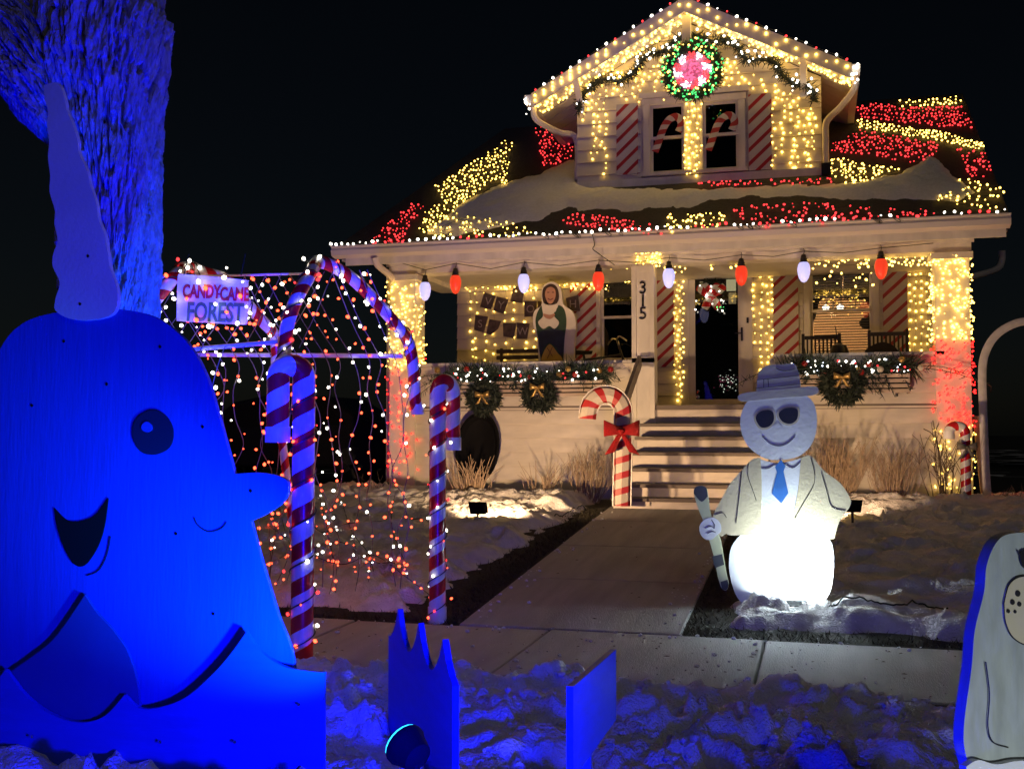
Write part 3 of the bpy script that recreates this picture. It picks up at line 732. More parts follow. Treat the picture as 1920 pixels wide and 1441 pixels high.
MB().tube(catmull(d2,6,False),.045,8).build('downspout','gutter',H,smooth=True)

# --- snow lying on the roof
spoly = [(790,445),(800,425),(850,385),(900,355),(960,335),(1010,322),(1060,298),(1085,290),(1085,338),(1100,346),(1300,349),(1540,343),(1620,335),(1690,320),(1718,306),(1740,285),(1765,300),(1790,325),(1835,362),(1800,382),(1600,378),(1480,372),(1370,376),(1290,392),(1180,400),(1060,398),(1000,420),(930,432),(860,448)]
sp = np.array(spoly,float)
def pdist(px,py):
    d = np.full(px.shape,1e9)
    for i in range(len(sp)):
        a = sp[i]; b = sp[(i+1)%len(sp)]; ab = b-a; t = np.clip(((px-a[0])*ab[0]+(py-a[1])*ab[1])/(ab@ab),0,1)
        d = np.minimum(d,np.hypot(px-a[0]-t*ab[0],py-a[1]-t*ab[1]))
    ins = np.zeros(px.shape,bool); j = len(sp)-1
    for i in range(len(sp)):
        c = ((sp[i,1] > py) != (sp[j,1] > py)) & (px < (sp[j,0]-sp[i,0])*(py-sp[i,1])/(sp[j,1]-sp[i,1]+1e-9)+sp[i,0]); ins ^= c; j = i
    return np.where(ins,d,-d)
def roof_snow(X,Y):
    Z = roofz(Y); px,py = proj(X,Y,Z); d = pdist(px,py)+6*fbm(X*4,Y*4,3)
    bump = .05*np.exp(-(((X-1.35)/.35)**2+((Y-15.9)/.8)**2))
    return Z-.03+sstep(-4,22,d)*(.10+.045*fbm(X*1.6,Y*1.6,3)+.02*fbm(X*7,Y*9,3)+bump)
so = grid_mesh('roof_snow',np.arange(-6.3,2.25,.03),np.arange(13.98,17.9,.03),roof_snow,'snow',lambda X,Y,Z: (Z > roofz(Y)-.012)&~((X > DX0-.02)&(X < DX1+.02)&(Y > Yd+.05)))
tag(so,'smooth old snow lying across the front slope of the bungalow roof','snow',kind='stuff')

# ================================================================== FLOOD LAMPS
def flood(name,label,loc,aim,col_,watt,size=125,w=.16,h=.11,blend=.6,lens='b_warm',group=None):
    t = thing(name,label,'flood lamp',(loc[0],loc[1],loc[2]-.12),group)
    d = (Vector(aim)-Vector(loc)).normalized(); r = d.cross(Vector((0,0,1))).normalized(); u = r.cross(d)
    L = Vector(loc); b = MB(); dp = .06
    q = lambda a,c,e: L+r*a+u*c+d*e
    b.hexa([q(-w*.4,-h*.4,-dp),q(w*.4,-h*.4,-dp),q(w*.5,-h*.5,0),q(-w*.5,-h*.5,0),q(-w*.4,h*.4,-dp),q(w*.4,h*.4,-dp),q(w*.5,h*.5,0),q(-w*.5,h*.5,0)])
    b.build('housing','blackplastic',t,recalc=True)
    MB().hexa([q(-w*.46,-h*.46,.0015),q(w*.46,-h*.46,.0015),q(w*.46,-h*.46,.005),q(-w*.46,-h*.46,.005),q(-w*.46,h*.46,.0015),q(w*.46,h*.46,.0015),q(w*.46,h*.46,.005),q(-w*.46,h*.46,.005)]).build('lens',lens,t,recalc=True)
    s = MB(); s.tube([L-u*.02-d*.03,L-d*.03-Vector((0,0,max(.16,min(loc[2]+.05,.5) if loc[1] < 3 else .16)))],.012,6); s.build('stake','black',t)
    li = bpy.data.lights.new('flood_light','SPOT'); li.energy = watt; li.color = col_; li.spot_size = math.radians(size); li.spot_blend = blend; li.shadow_soft_size = .05
    lo = bpy.data.objects.new('flood_light',li); col.objects.link(lo); place(lo,tuple(L+d*.03),t)
    lo.rotation_mode = 'QUATERNION'; lo.rotation_quaternion = d.to_track_quat('-Z','Y')
    return t
f1 = atY(897,950,11.0)
flood('flood_lamp','black floodlight in the snow shining on the clapboards left of the steps',tuple(f1),(-3.3,14.4,2.6),(1,.62,.32),215,140,.20,.13)
f2 = atY(1597,946,11.4)
flood('flood_lamp','black floodlight on the lawn snow shining on the wall right of the steps',tuple(f2),(-.3,14.4,2.3),(1,.62,.34),115,118,.2,.12)
f3 = atY(1494,1137,7.85)
flood('flood_lamp','small floodlight at the foot of the snowman, washing it white',(f3[0],f3[1],f3[2]+.03),(f3[0],8.0,f3[2]+.10),(.84,.96,1),225,158,.15,.035,blend=1.,lens='b_cool')

# ================================================================== STRING LIGHTS
def onroof(px,py,off=.035): return atP(px,py,RP+RN*off,RN)
def net(label,poly,n,m,md=5.,r=.0125,off=.035):
    pts = [onroof(x,y,off) for x,y in scatter(poly,int(n*1.3),md*.85)]
    return lights('roof_net_lights',label,{m:pts},r,[chain(pts)],wr=.003)
net('warm white net lights along the roof ridge behind the dormer',[(1683,188),(1800,180),(1808,195),(1690,200)],24,'b_warm')
net('wide red net of lights just below the roof ridge',[(1606,200),(1650,192),(1690,202),(1806,199),(1826,240),(1770,238),(1610,220)],125,'b_red')
net('warm white band of net lights between two red nets',[(1608,222),(1770,248),(1846,270),(1842,281),(1760,264),(1608,238)],85,'b_warm',5)
net('red net of lights beside the dormer downspout above a warm white one',[(1560,270),(1612,243),(1760,268),(1755,290),(1720,312),(1640,290),(1555,284)],115,'b_red')
net('small red net of lights down the rake beside the snowy hump',[(1790,278),(1848,285),(1862,330),(1820,332)],28,'b_red')
net('warm white net of lights low beside the dormer sill',[(1552,292),(1690,316),(1640,335),(1590,345),(1556,325)],55,'b_warm')
net('warm white net of lights in the corner above the gutter end',[(1800,330),(1884,350),(1884,392),(1830,392),(1740,374)],42,'b_warm')
net('long red net of lights over the thin snow above the gutter',[(1362,384),(1480,378),(1740,392),(1745,402),(1440,428),(1375,404)],75,'b_red',off=.05)
net('warm white net of lights in the dark patch above the doorway',[(1245,402),(1360,396),(1362,424),(1250,436)],34,'b_warm')
net('red net of lights on dark shingles above the cutout elf',[(1050,403),(1100,400),(1240,424),(1240,442),(1060,420)],55,'b_red')
net('row of red lights under the dormer windows',[(1310,341),(1565,334),(1570,344),(1310,349)],32,'b_red',off=.06)
net('warm white net of lights down the rake above the snow',[(815,348),(950,262),(962,262),(948,345),(925,340),(905,352),(880,372),(830,378)],125,'b_warm',5,off=.05)
net('spread of warm white lights half buried at the low end of the snow',[(795,395),(830,392),(1000,425),(1000,442),(800,447)],46,'b_warm',off=.06)
net('red net of lights against the cheek of the dormer',[(1003,240),(1065,230),(1077,292),(1020,316)],80,'b_red',5)
net('red net of lights at the low corner of the roof',[(698,445),(770,382),(798,384),(765,430),(755,456),(700,458)],52,'b_red')
net('straggling warm white lights between the snow and the low roof corner',[(785,428),(812,380),(835,376),(880,372),(850,395),(800,440)],34,'b_warm',off=.05)
# eave string : red and white along the gutter lip
ga = {'b_red':[], 'b_white':[]}; ew = []
x = EX0; run = 0; c_ = 'b_red'
while x < EX1:
    if run <= 0: c_ = random.choice(['b_red','b_white','b_white']); run = random.randint(2,5)
    p = (x,Ye-.11+random.uniform(-.01,.01),3.895+random.uniform(-.012,.02)); ga[c_].append(p); ew.append(p); x += random.uniform(.075,.12); run -= 1
loops = []
for k in range(14):
    x = random.uniform(-3.4,1.2); loops.append([(x+.05*math.sin(a*1.3),Ye-.125,3.88-.06*abs(math.sin(a))) for a in np.linspace(0,3.1,7)])
lights('eave_string_lights','string of red and white bulbs clipped along the long gutter',ga,.017,[ew]+loops,wr=.004)
lp = MB()
px_ = XP(1110,460,Ye-.15); lp.tube(catmull([(px_,Ye-.13,3.86),(px_+.03,Ye-.14,3.72),(px_+.01,Ye-.14,3.66),(px_+.08,Ye-.1,3.6),(px_+.2,Yf-.1,3.52)],6,False),.006,5)
tag(lp.build('light_cord','wire'),'black light cord looping off the gutter above the doorway','cord')
# gable : icicle strands on the wall, bulbs on soffit and barge boards
gp = {'b_warm':[]}; gwr = []
winpx = [(1157,1285,192,335),(1316,1448,172,330)]
px = 1090.
while px < 1535:
    top = 60+abs(px-1290)*.50+random.uniform(10,40) ; bot = random.choice([random.uniform(230,330),330,random.uniform(150,240)])
    if 1150 < px < 1450 and not 1284 < px < 1317: bot = min(bot,random.uniform(140,200))
    if 1284 < px < 1317: top,bot = 195,330
    y = top; strand = []
    while y < bot:
        if not any(a < px < b and c < y < d for a,b,c,d in winpx) and math.hypot(px-1298,y-133) > 55:
            q = atY(px+random.uniform(-5,5),y,Yd-(.085 if 1280 < px < 1320 else .045)); gp['b_warm'].append(q); strand.append(q)
        y += random.uniform(8,15)
    if len(strand) > 2: gwr.append(strand)
    px += random.uniform(6,11) if not 1284 < px < 1317 else 8
lights('gable_icicle_lights','warm white icicle strands hanging down the dormer clapboards',gp,.0145,gwr,'wire_white',.002)
sp_ = {'b_warm':[]}
def rake(t,side,off): 
    e = DEL if side == 0 else DER
    return np.array([PK[0]+(e[0]-PK[0])*t,0,PK[1]+(e[1]-PK[1])*t+off])
for side in (0,1):
    for _ in range(190):
        t = random.random(); q = rake(t,side,-.035); q[1] = Yd-random.uniform(.08,OV-.03); sp_['b_warm'].append(q)
lights('soffit_lights','dense warm white bulbs under the gable overhang',sp_,.0145)
bp_ = {'b_white':[],'b_red':[],'b_warm':[]}; rw_ = []
for side in (0,1):
    ln = []
    for k in range(17):
        t = (k+.5)/17; q = rake(t,side,.125); q[1] = Yd-OV-.02; q[2] += random.uniform(0,.02)
        bp_['b_red' if k%3 == 1 else 'b_white'].append(q); ln.append(q)
        for _ in range(4 if side == 0 and t > .45 else 1):
            q2 = rake(t,side,random.uniform(-.05,.08)); q2[1] = Yd-OV-.05; bp_['b_warm'].append(q2)
    e = rake(1,side,0)
    for k in range(8): bp_['b_white'].append(e+np.array([random.uniform(-.1,.04)*(1 if side == 0 else -1),Yd-OV-.03,random.uniform(-.18,.1)]))
    rw_.append(ln)
lights('rake_string_lights','red and white bulbs following the edges of the gable roof',bp_,.017,rw_,wr=.004)
# porch : tangle along the beam, curtains on the wall, wraps on the columns
tg = {'b_warm':[]}; tw = []
for (a,b,y0,y1,n,Yp) in ((800,1180,494,514,110,Yf+.36),(870,1115,505,545,110,Yw-.08),(960,1180,530,548,25,Yw-.08),(1190,1240,472,500,26,Yf-.05),(1240,1285,500,512,10,Yf+.36),(1400,1450,482,492,12,Yf+.36),(1450,1520,492,508,24,Yw-.08),(1500,1650,476,505,45,Yf+.36),(1530,1640,508,540,14,Yf+.5),(1660,1750,472,500,45,Yf+.36),(1330,1400,488,505,10,Yf+.36)):  # bulbs put before the lit window imitate reflections in its pane
    pts = [atY(x,y,Yp) for x,y in scatter([(a,y0),(b,y0-(b-a)*.03),(b,y1-(b-a)*.03),(a,y1)],n,5)]; tg['b_warm'] += pts; tw.append(chain(pts))
lights('porch_tangle_lights','tangled warm white lights strung under the porch beam, some imitating window reflections',tg,.0145,tw,wr=.003)
def curtain(label,cols,y0,y1,Yp,step=(11,22),m='b_warm',r=.0145):
    P = {m:[]}; W = []
    for c in cols:
        y = y0+random.uniform(0,15); L = []
        e = y1-random.choice([0,0,random.uniform(0,(y1-y0)*.4)])
        while y < e:
            q = atY(c+random.uniform(-3,3),y,Yp+random.uniform(-.01,.01)); L.append(q); y += random.uniform(*step)
        P[m] += L; W.append(L) if len(L) > 1 else None
    return lights('curtain_lights',label,P,r,W,'wire_white',.002)
curtain('warm white curtain lights behind the paper banners on the porch wall',[884,892,910,925,948,962,985,1003,1030,1045],538,700,Yw-.045)
curtain('single warm white strand on the narrow wall beside the front door hinge',[1267,1273,1280],505,752,Yw-.045,(9,15))
curtain('three warm white strands between the front door handle and a striped shutter',[1413,1427,1440,1448],490,695,Yw-.045,(10,18))
curtain('warm white strands on the wall between striped shutter and red-lit column',[1706,1716,1728,1740],490,665,Yw-.045,(12,20))
def wrap(label,x0,x1,bands):
    P = {}; W = []
    for (z0,z1,m,n) in bands:
        L = []
        for k in range(n):
            z = z1+(z0-z1)*k/n+random.uniform(-.03,.03); f = random.random()*1.75
            if f < 1: p = (x0+(x1-x0)*f,Yf-.075,z)
            elif f < 1.35: p = (x1+.03,Yf-.05+.36*(f-1)/.35,z)
            else: p = (x0-.03,Yf-.05+.36*(f-1.4)/.35,z)
            p = np.array(p)+np.random.uniform(-.02,.02,3); P.setdefault(m,[]).append(p); L.append(p)
        W.append(L)
    return lights('column_wrap_lights',label,P,.0118,[],wr=.003)
wrap('yellow over red lights wrapped round the column beside the candy arch',HX0,HX0+.38,[(2.2,3.42,'b_warm',230),(.75,2.35,'b_redhot',120)])
wrap('column lights banded yellow, red and yellow beside the small plastic candy cane',HX1-.40,HX1,[(2.42,3.5,'b_warm',250),(1.35,2.45,'b_redhot',210),(.45,1.4,'b_warm',85)])
# big hanging bulbs
def bigbulb(px,py,red,lab):
    c = atY(px,py,Yf-.12); t = thing('hanging_bulb','big frosted '+('red' if red else 'white')+' plastic bulb hanging '+lab,'bulb ornament',(c[0],c[1],c[2]-.17),'big bulbs under the porch beam')
    b = MB(); b.lathe([(.004,-.20),(.035,-.185),(.062,-.14),(.078,-.07),(.08,-.02),(.068,.03),(.05,.055)],tuple(c),16)
    b.build('bulb','bigred' if red else 'bigwhite',t,smooth=True)
    s = MB(); s.lathe([(.05,.056),(.05,.075),(.042,.08),(.046,.10),(.036,.115),(.03,.15),(.012,.16)],tuple(c),12); s.tube([c+np.array([0,0,.16]),c+np.array([.01,0,.2]),c+np.array([0,.04,.24])],.004,5); s.build('socket','black',t,smooth=True)
mat('bigred',(.55,.03,.015),.35,.05,3,emis=(1,.06,.02),es=.42); mat('bigwhite',(.7,.72,.8),.35,.05,3,emis=(.45,.48,1),es=.55)
for i,(px,py) in enumerate(((797,537),(854,524),(982,522),(1122,518),(1254,512),(1390,507),(1507,500),(1652,494))): bigbulb(px,py,i%2,('at the inner edge of the yellow-lit column','before the dark porch end','above the paper sheets','between elf cutout and house number','beside the house number column','at the front door corner','beside the lit window','over the striped shutter near the red-lit column')[i])
hc = [atY(x,y-24,Yf-.1) for x,y in ((735,512),(797,530),(854,518),(920,528),(982,516),(1050,522),(1122,512),(1190,516),(1254,507),(1320,512),(1390,502),(1450,505),(1507,495),(1580,498),(1652,489),(1750,480))]
tag(MB().tube(hc,.005,5).build('bulb_cable','wire'),'dark cable carrying the big bulbs along the porch beam','cord')

# ================================================================== GREENERY
def needles(b,path,rad,n,ln=.09,wd=.007,sag=.3):
    P = [np.array(p,float) for p in path]; seg = [np.linalg.norm(P[i+1]-P[i]) for i in range(len(P)-1)]; T = sum(seg)
    for _ in range(n):
        u = random.random()*T; i = 0
        while i < len(seg)-1 and u > seg[i]: u -= seg[i]; i += 1
        f = min(1,u/seg[i]); c = P[i]*(1-f)+P[i+1]*f; t = (P[i+1]-P[i])/seg[i]
        d = np.random.randn(3); d /= np.linalg.norm(d); d = d*.9+t*random.uniform(-.5,.5); d[2] -= sag*random.random(); d /= np.linalg.norm(d)
        o = c+d*rad*random.uniform(.1,.8); L = ln*random.uniform(.5,1.2); s = np.cross(d,np.random.randn(3)); s = s/np.linalg.norm(s)*wd
        b.add([o-s,o+s,o+d*L+s*.3,o+d*L-s*.3],[(0,1,2,3)])
    return b
def wreath(name,label,c,R,rad,n,m='needle_dark',group=None):
    t = thing(name,label,'wreath',(c[0],c[1],c[2]-R-rad),group)
    path = [(c[0]+R*math.cos(a),c[1]+random.uniform(-.01,.01),c[2]+R*math.sin(a)) for a in np.linspace(0,2*math.pi,25)]
    needles(MB(),path,rad,n,.08,.011,0).build('needles',m,t)
    MB().tube(path,rad*.55,8,cap=False).build('ring',m,t)
    return t
def bow(c,s,m,parent,name='bow',tails=True):
    b = MB(); c = np.array(c,float)
    def strip(pts,w0,w1,up):
        k = len(pts); vs = []
        for i,p in enumerate(pts):
            f = i/(k-1); wd = w0+(w1-w0)*math.sin(math.pi*f) if w1 is not None else w0
            vs += [np.array(p)-np.array(up)*wd,np.array(p)+np.array(up)*wd]
        b.add(vs,[(2*i,2*i+2,2*i+3,2*i+1) for i in range(k-1)])
    for sg in (-1,1):
        pts = [c+np.array([sg*s*.62*math.sin(a)*(1 if a < math.pi/2 else 1)*abs(math.sin(a/1.0))**.3,-.25*s*math.sin(2*a)*.9-.03*s,s*.16*math.sin(a)+s*.05*math.sin(3*a)]) for a in np.linspace(0.05,math.pi-.05,15)]
        # loop that runs out and back
        pts = [c+np.array([sg*s*.6*(1-math.cos(a))/2,-s*.16*math.sin(a),s*.10*(1-math.cos(a))/2]) for a in np.linspace(0,2*math.pi,19)]
        vs = []
        for i,p in enumerate(pts):
            a = 2*math.pi*i/18; hw = s*(.10+.17*(1-math.cos(a))/2)
            vs += [p-np.array([0,0,hw]),p+np.array([0,0,hw])]
        b.add(vs,[(2*i,2*i+2,2*i+3,2*i+1) for i in range(18)])
        if tails:
            tp = [c+np.array([sg*s*.42*f,-.03*s-.05*s*math.sin(f*5),-s*.75*f]) for f in np.linspace(0,1,8)]; vs = []
            for i,p in enumerate(tp): hw = s*(.08+.10*i/7); vs += [p-np.array([hw,0,-sg*hw*.3]),p+np.array([hw,0,-sg*hw*.3])]
            b.add(vs,[(2*i,2*i+1,2*i+3,2*i+2) for i in range(7)])
    b.lathe([(.02*s,-.1*s),(.11*s,-.06*s),(.12*s,.04*s),(.02*s,.1*s)],(c[0],c[1]-.1*s,c[2]),10)
    o = b.build(name,m,parent,smooth=True); md = o.modifiers.new('s','SOLIDIFY'); md.thickness = .006*max(1,s*3); return o
# lit gable wreath with a peppermint centre
gc = atY(1298,133,Yd-.5); gR = .345
gwt = thing('lit_wreath','round green lit wreath with a glowing peppermint centre at the gable peak','wreath',(gc[0],gc[1],gc[2]-.45))
ringp = [(gc[0]+gR*math.cos(a),gc[1],gc[2]+gR*math.sin(a)) for a in np.linspace(0,2*math.pi,33)]
needles(MB(),ringp,.09,2600,.08,.009,0).build('needles','needle',gwt)
MB().tube(ringp,.05,8,cap=False).build('ring','needle_dark',gwt)
mat('mint_disc',(.6,.28,.36),.5,.2,12)
MB().lathe([(.26,-.015),(.27,0),(.26,.015)],(gc[0],gc[1]+.03,gc[2]),24,'y').build('peppermint_disc','mint_disc',gwt,recalc=True)
Gb = {'b_green':[],'b_warm':[],'b_pink':[],'b_cool':[],'b_red':[]}
for _ in range(190):
    a = random.uniform(0,6.283); r_ = gR+random.uniform(-.08,.09); Gb['b_green' if random.random() < .72 else 'b_warm'].append((gc[0]+r_*math.cos(a),gc[1]-random.uniform(.06,.11),gc[2]+r_*math.sin(a)))
for _ in range(300):
    a = random.uniform(0,6.283); r_ = .26*math.sqrt(random.random()); s_ = int((a+r_*3.0)/(2*math.pi)*12)%2
    Gb['b_pink' if r_ < .15 else ('b_cool' if s_ else 'b_red')].append((gc[0]+r_*math.cos(a),gc[1]-.03,gc[2]+r_*math.sin(a)))
bulbs_mesh('bulbs',Gb,.0125,gwt)
# gable garland
ggl = [(1085,210),(1092,180),(1112,160),(1135,148),(1160,152),(1185,138),(1200,118),(1218,100),(1245,96),(1262,78),(1283,70),(1310,68),(1335,78),(1365,75),(1385,92),(1400,112),(1425,112),(1450,115),(1465,138),(1485,155),(1500,158),(1520,165),(1526,190)]
gpts = [tuple(atY(x,y,Yd-.2)) for x,y in catmull(ggl,5,False)]
gt = thing('garland','dark evergreen garland swagged under the gable eaves','garland',(DXM,Yd-.2,gpts[0][2]))
needles(MB(),gpts,.07,2600,.085,.008).build('needles','needle_dark',gt); MB().tube(gpts,.025,6).build('stem','needle_dark',gt)
lights('garland_lights','warm white bulbs twined through the gable garland',{'b_white':[np.array(random.choice(gpts))+np.random.uniform(-.09,.09,3)-np.array([0,.06,0]) for _ in range(90)]},.015)
# window boxes on the half walls
def window_box(px0,px1,py0,py1,label,glabel,llabel,n,cool):
    Y = Yf-.055; x0,x1 = XP(px0,py0,Y-.2),XP(px1,py0,Y-.2); z0,z1 = ZP((px0+px1)/2,py1,Y-.2),ZP((px0+px1)/2,py0,Y-.2)
    t = thing('window_box',label,'window box',((x0+x1)/2,Y-.1,z0))
    ns = 4; h = (z1-z0)/ns
    for k in range(ns): bx('slat',x0,x1,Y-.205,Y-.185,z0+h*k+.009,z0+h*(k+1)-.009,'planter',t)
    for xx in (x0+.001,x1-.021): bx('end_panel',xx,xx+.02,Y-.184,Y-.002,z0,z1,'planter',t)
    bx('soil',x0+.025,x1-.025,Y-.183,Y-.004,z0+.02,z1-.03,'earth',t)
    for xx in (x0+.15,(x0+x1)/2,x1-.15): bx('bracket',xx-.012,xx+.012,Y-.2,Y+.05,z0-.035,z0-.002,'black',t)
    path = [(x0-.05+(x1-x0+.1)*f,Y-.12+random.uniform(-.04,.04),z1+.05+.05*math.sin(f*9)+random.uniform(-.02,.04)) for f in np.linspace(0,1,14)]
    g_ = thing('box_garland',glabel,'garland',((x0+x1)/2,Y-.12,z1))
    b = needles(MB(),path,.13,int(n*1.3),.15,.008,.25); b.build('needles','needle',g_)
    b = MB()
    for k in range(46):      # long drooping cedar sprays
        p = np.array(random.choice(path)); sg = -1 if p[0] < (x0+x1)/2 else 1
        d = np.array([sg*random.uniform(-.2,.5)*(2 if abs(p[0]-(x0+x1)/2) > (x1-x0)*.4 else .6),-random.uniform(.05,.2),random.uniform(-.1,.25)])
        pts = [p+d*f+np.array([0,0,-.22*f*f]) for f in np.linspace(0,1,6)]; b.tube(pts,.004,4); needles(b,pts,.02,26,.07,.006,.5)
    b.build('sprays','needle_dark',g_)
    for k in range(9):
        p = np.array(random.choice(path))+np.array([random.uniform(-.1,.1),-.10,random.uniform(-.04,.08)])
        MB().lathe([(.004,-.04),(.03,-.03),(.042,0),(.03,.03),(.004,.04)],tuple(p),10).build('ornament',random.choice(['berry','gold','berry','whitefabric']),g_,smooth=True)
    P = {'b_white':[],'b_red':[],'b_cool':[]}
    for k in range(58):
        p = np.array([random.uniform(x0,x1),Y-random.uniform(.14,.28),z1+random.uniform(-.02,.17)]); P[random.choice(['b_white','b_white','b_cool' if cool else 'b_white','b_red'] )].append(p)
    lights('box_lights',llabel,P,.0125)
    return x0,x1,z0,z1
wb1 = window_box(835,1130,713,744,'brown slatted window box on the half wall between candy canes','evergreen and berry arrangement filling the window box below the elf cutout','white and red bulbs in the greenery below the elf cutout',1500,False)
wb2 = window_box(1475,1706,700,738,'brown slatted window box below the lit porch window','evergreen and berry arrangement below the lit porch window','white and red bulbs in the greenery below the lit porch window',1200,True)
for (px,py,R,lab) in ((907,745,.165,'dark green wreath with gold bow above the black sled'),(1010,741,.16,'dark green wreath with gold bow hanging off the same box, nearer the tinsel cane'),(1579,722,.19,'dark green wreath with gold bow on the box below the lit window')):
    c = atY(px,py,Yf-.33); wt = wreath('wreath',lab,c,R,.085,1500,group='wreaths on the window boxes'); bow((c[0],c[1]-.08,c[2]+(.1 if px > 1000 else .03)),.16,'gold',wt)
# candy wreath on the door
dc = atY(1334,556,Yw-.06); dw = thing('door_wreath','red and white fabric candy bow wreath on the front door','wreath',(dc[0],dc[1],dc[2]-.25))
for k,(a,L) in enumerate(((2.5,.24),(2.05,.2),(.65,.24),(1.1,.2),(-2.1,.2),(-1.05,.2))):
    MB().tube([dc,dc+np.array([math.cos(a)*L*.5,-.05,math.sin(a)*L*.5]),dc+np.array([math.cos(a)*L,-.02,math.sin(a)*L])],[.04,.07,.055],10,uvs=True).build('candy_puff','cane_small',dw,smooth=True)
needles(MB(),[dc+np.array([-.1,-.03,.2]),dc+np.array([.1,-.03,.2])],.05,240,.07,.007).build('needles','needle',dw)
lights('wreath_lights','few white and green bulbs on the front door wreath',{'b_white':[dc+np.array([random.uniform(-.25,.25),-.1,random.uniform(-.27,.2)]) for _ in range(14)],'b_green':[dc+np.array([random.uniform(-.22,.22),-.08,-.17]) for _ in range(3)]},.011)
sb = atY(1364,715,Yw+.06)  # added bulbs imitate a reflected sparkle in the storm door glass
lights('reflection_lights','added cluster of small pink bulbs imitating a reflection low in the door glass',{'b_white':[sb+np.array([random.gauss(0,.07),random.uniform(-.01,.02),random.gauss(0,.06)]) for _ in range(34)],'b_pink':[sb+np.array([random.gauss(0,.07),random.uniform(-.01,.02),random.gauss(0,.06)]) for _ in range(30)]},.008)
# candy cane window decals
for (dx,lab) in ((0,'candy cane picture in the dormer window beside the plain siding shutter'),(100,'candy cane picture in the dormer window on the downspout side')):
    path = [(1228+dx*1.0,285),(1234+dx,268),(1243+dx,243),(1250+dx,230),(1258+dx,222),(1268+dx,219),(1276+dx,226),(1277+dx,236),(1272+dx,247)]
    if dx: path = [(x,y-3) for x,y in path]
    o = MB().tube([tuple(atY(x,y,Yd-.004)) for x,y in catmull(path,5,False)],.052,10,uvs=True,flat=.06,ref=(1,0,0)).build('window_picture','decal_stripe',smooth=True)
    tag(o,lab.replace('beside the plain siding shutter','nearer the snowy roof end'),'candy cane')

# ================================================================== PORCH THINGS
# paper banners
z5 = lambda x,y: (840+x/5.333,500+y/5.333)
papers = [('V',[(365,255),(475,295),(430,425),(322,400)]),('Y',[(490,300),(603,325),(555,470),(455,435)]),('',[(660,190),(765,215),(740,360),(625,345)]),('O',[(765,345),(885,345),(885,490),(765,500)]),('',[(898,345),(1000,350),(990,470),(900,470)]),('H',[(1180,315),(1300,285),(1320,440),(1200,440)]),
    ('S',[(275,485),(400,500),(355,655),(262,630)]),('',[(415,525),(530,545),(500,620),(430,680),(385,665)]),('',[(550,565),(685,565),(655,710),(555,695)]),('W',[(690,560),(815,570),(790,720),(690,720)])]
plab = ['dark paper sheet lettered V on the porch wall','dark paper sheet lettered Y beside the V sheet','blank dark paper sheet hung highest on the porch wall','dark paper sheet lettered O beside the elf cutout','dark paper sheet half hidden behind the elf cutout','dark paper sheet lettered H over the striped shutter','dark paper sheet lettered S in the lower row','curled blank paper sheet beside the S sheet','blank brown paper sheet in the middle of the lower row','brown paper sheet lettered W at the end of the lower row']
for k,((ch,q),lb_) in enumerate(zip(papers,plab)):
    P = Plane((0,Yw-.075-.002*k,0)); pp = [z5(*a) for a in q]; cx = sum(a[0] for a in pp)/len(pp); cyy = sum(a[1] for a in pp)/len(pp)
    c = P.at(cx,cyy); t = thing('paper_sheet',lb_,'paper sheet',(c[0],c[1],min(P.at(*a)[2] for a in pp)),'paper sheets strung on the porch wall')
    board('sheet_border',[(cx+(a[0]-cx)*1.07,cyy+(a[1]-cyy)*1.06,1) for a in pp],P,'paper_edge',t,.003)
    board('sheet',[(a[0],a[1],1) for a in pp],P,'paper',t,.003,off=.004)
    if ch: text_mb(ch,.17,c[0],c[1]-.009,c[2]-.06,.002,tilt=-.15 if k < 2 else 0).build('letter','chalk',t)
# elf cutout (plain generic figure)
PE = Plane((0,15.35,0)); ec = PE.at(1042,690)
elf = thing('elf_cutout','flat elf figure in green coat with white fur collar standing on the porch','cutout',(ec[0],ec[1],FLOOR))
board('backing',[(1010,700,1),(1008,640),(1000,612),(1001,585),(1015,572),(1015,552),(1018,537),(1033,528),(1046,533),(1053,547),(1056,570),(1074,585),(1080,610),(1076,650),(1076,700,1)],PE,'elf_white',elf,.10)
bx('stand',ec[0]-.22,ec[0]+.22,15.30,15.56,FLOOR+.001,FLOOR+.22,'elf_white',elf)
bx('lower_body',ec[0]-.2,ec[0]+.2,15.352,15.44,FLOOR+.2,float(PE.at(1042,698)[2]),'elf_white',elf)
board('coat',[(1007,625),(1004,600),(1010,580),(1020,572),(1040,585),(1046,572),(1058,580),(1062,605),(1058,640),(1056,690,1),(1014,690,1),(1012,650)],PE,'elf_green',elf,.004,.005)
board('coat_hem',[(1010,628),(1030,616),(1056,622),(1057,645),(1054,676,1),(1046,655),(1030,642),(1018,655),(1014,676,1)],PE,'elf_blue',elf,.004,.010)
board('trousers',[(1014,690,1),(1016,668),(1030,645),(1046,662),(1054,672),(1054,690,1)],PE,'elf_yellow',elf,.004,.0155)
board('fur_collar',[(1016,572),(1024,566),(1032,572),(1042,568),(1046,574),(1038,590),(1048,604),(1040,616),(1030,611),(1018,616),(1009,604),(1018,592)],PE,'elf_white',elf,.004,.0105)
board('hair',[(1017,557),(1019,540),(1032,532),(1044,538),(1048,556),(1042,570),(1022,570)],PE,'brown_hair',elf,.004,.0105)
board('face',[(1022,553),(1025,541),(1034,538),(1041,544),(1041,558),(1034,569),(1027,567)],PE,'skin',elf,.004,.0155)
strokes('mouth',[[(1027,559),(1032,562),(1037,559)]],PE,'mouth_red',elf,.006,.018)
strokes('eyes',[[(1026,548),(1030,548)],[(1035,548),(1039,548)]],PE,'brown_hair',elf,.006,.018)
strokes('bootlace',[[(1026,672),(1036,650)],[(1026,652),(1036,668)]],PE,'mouth_red',elf,.004,.0185)
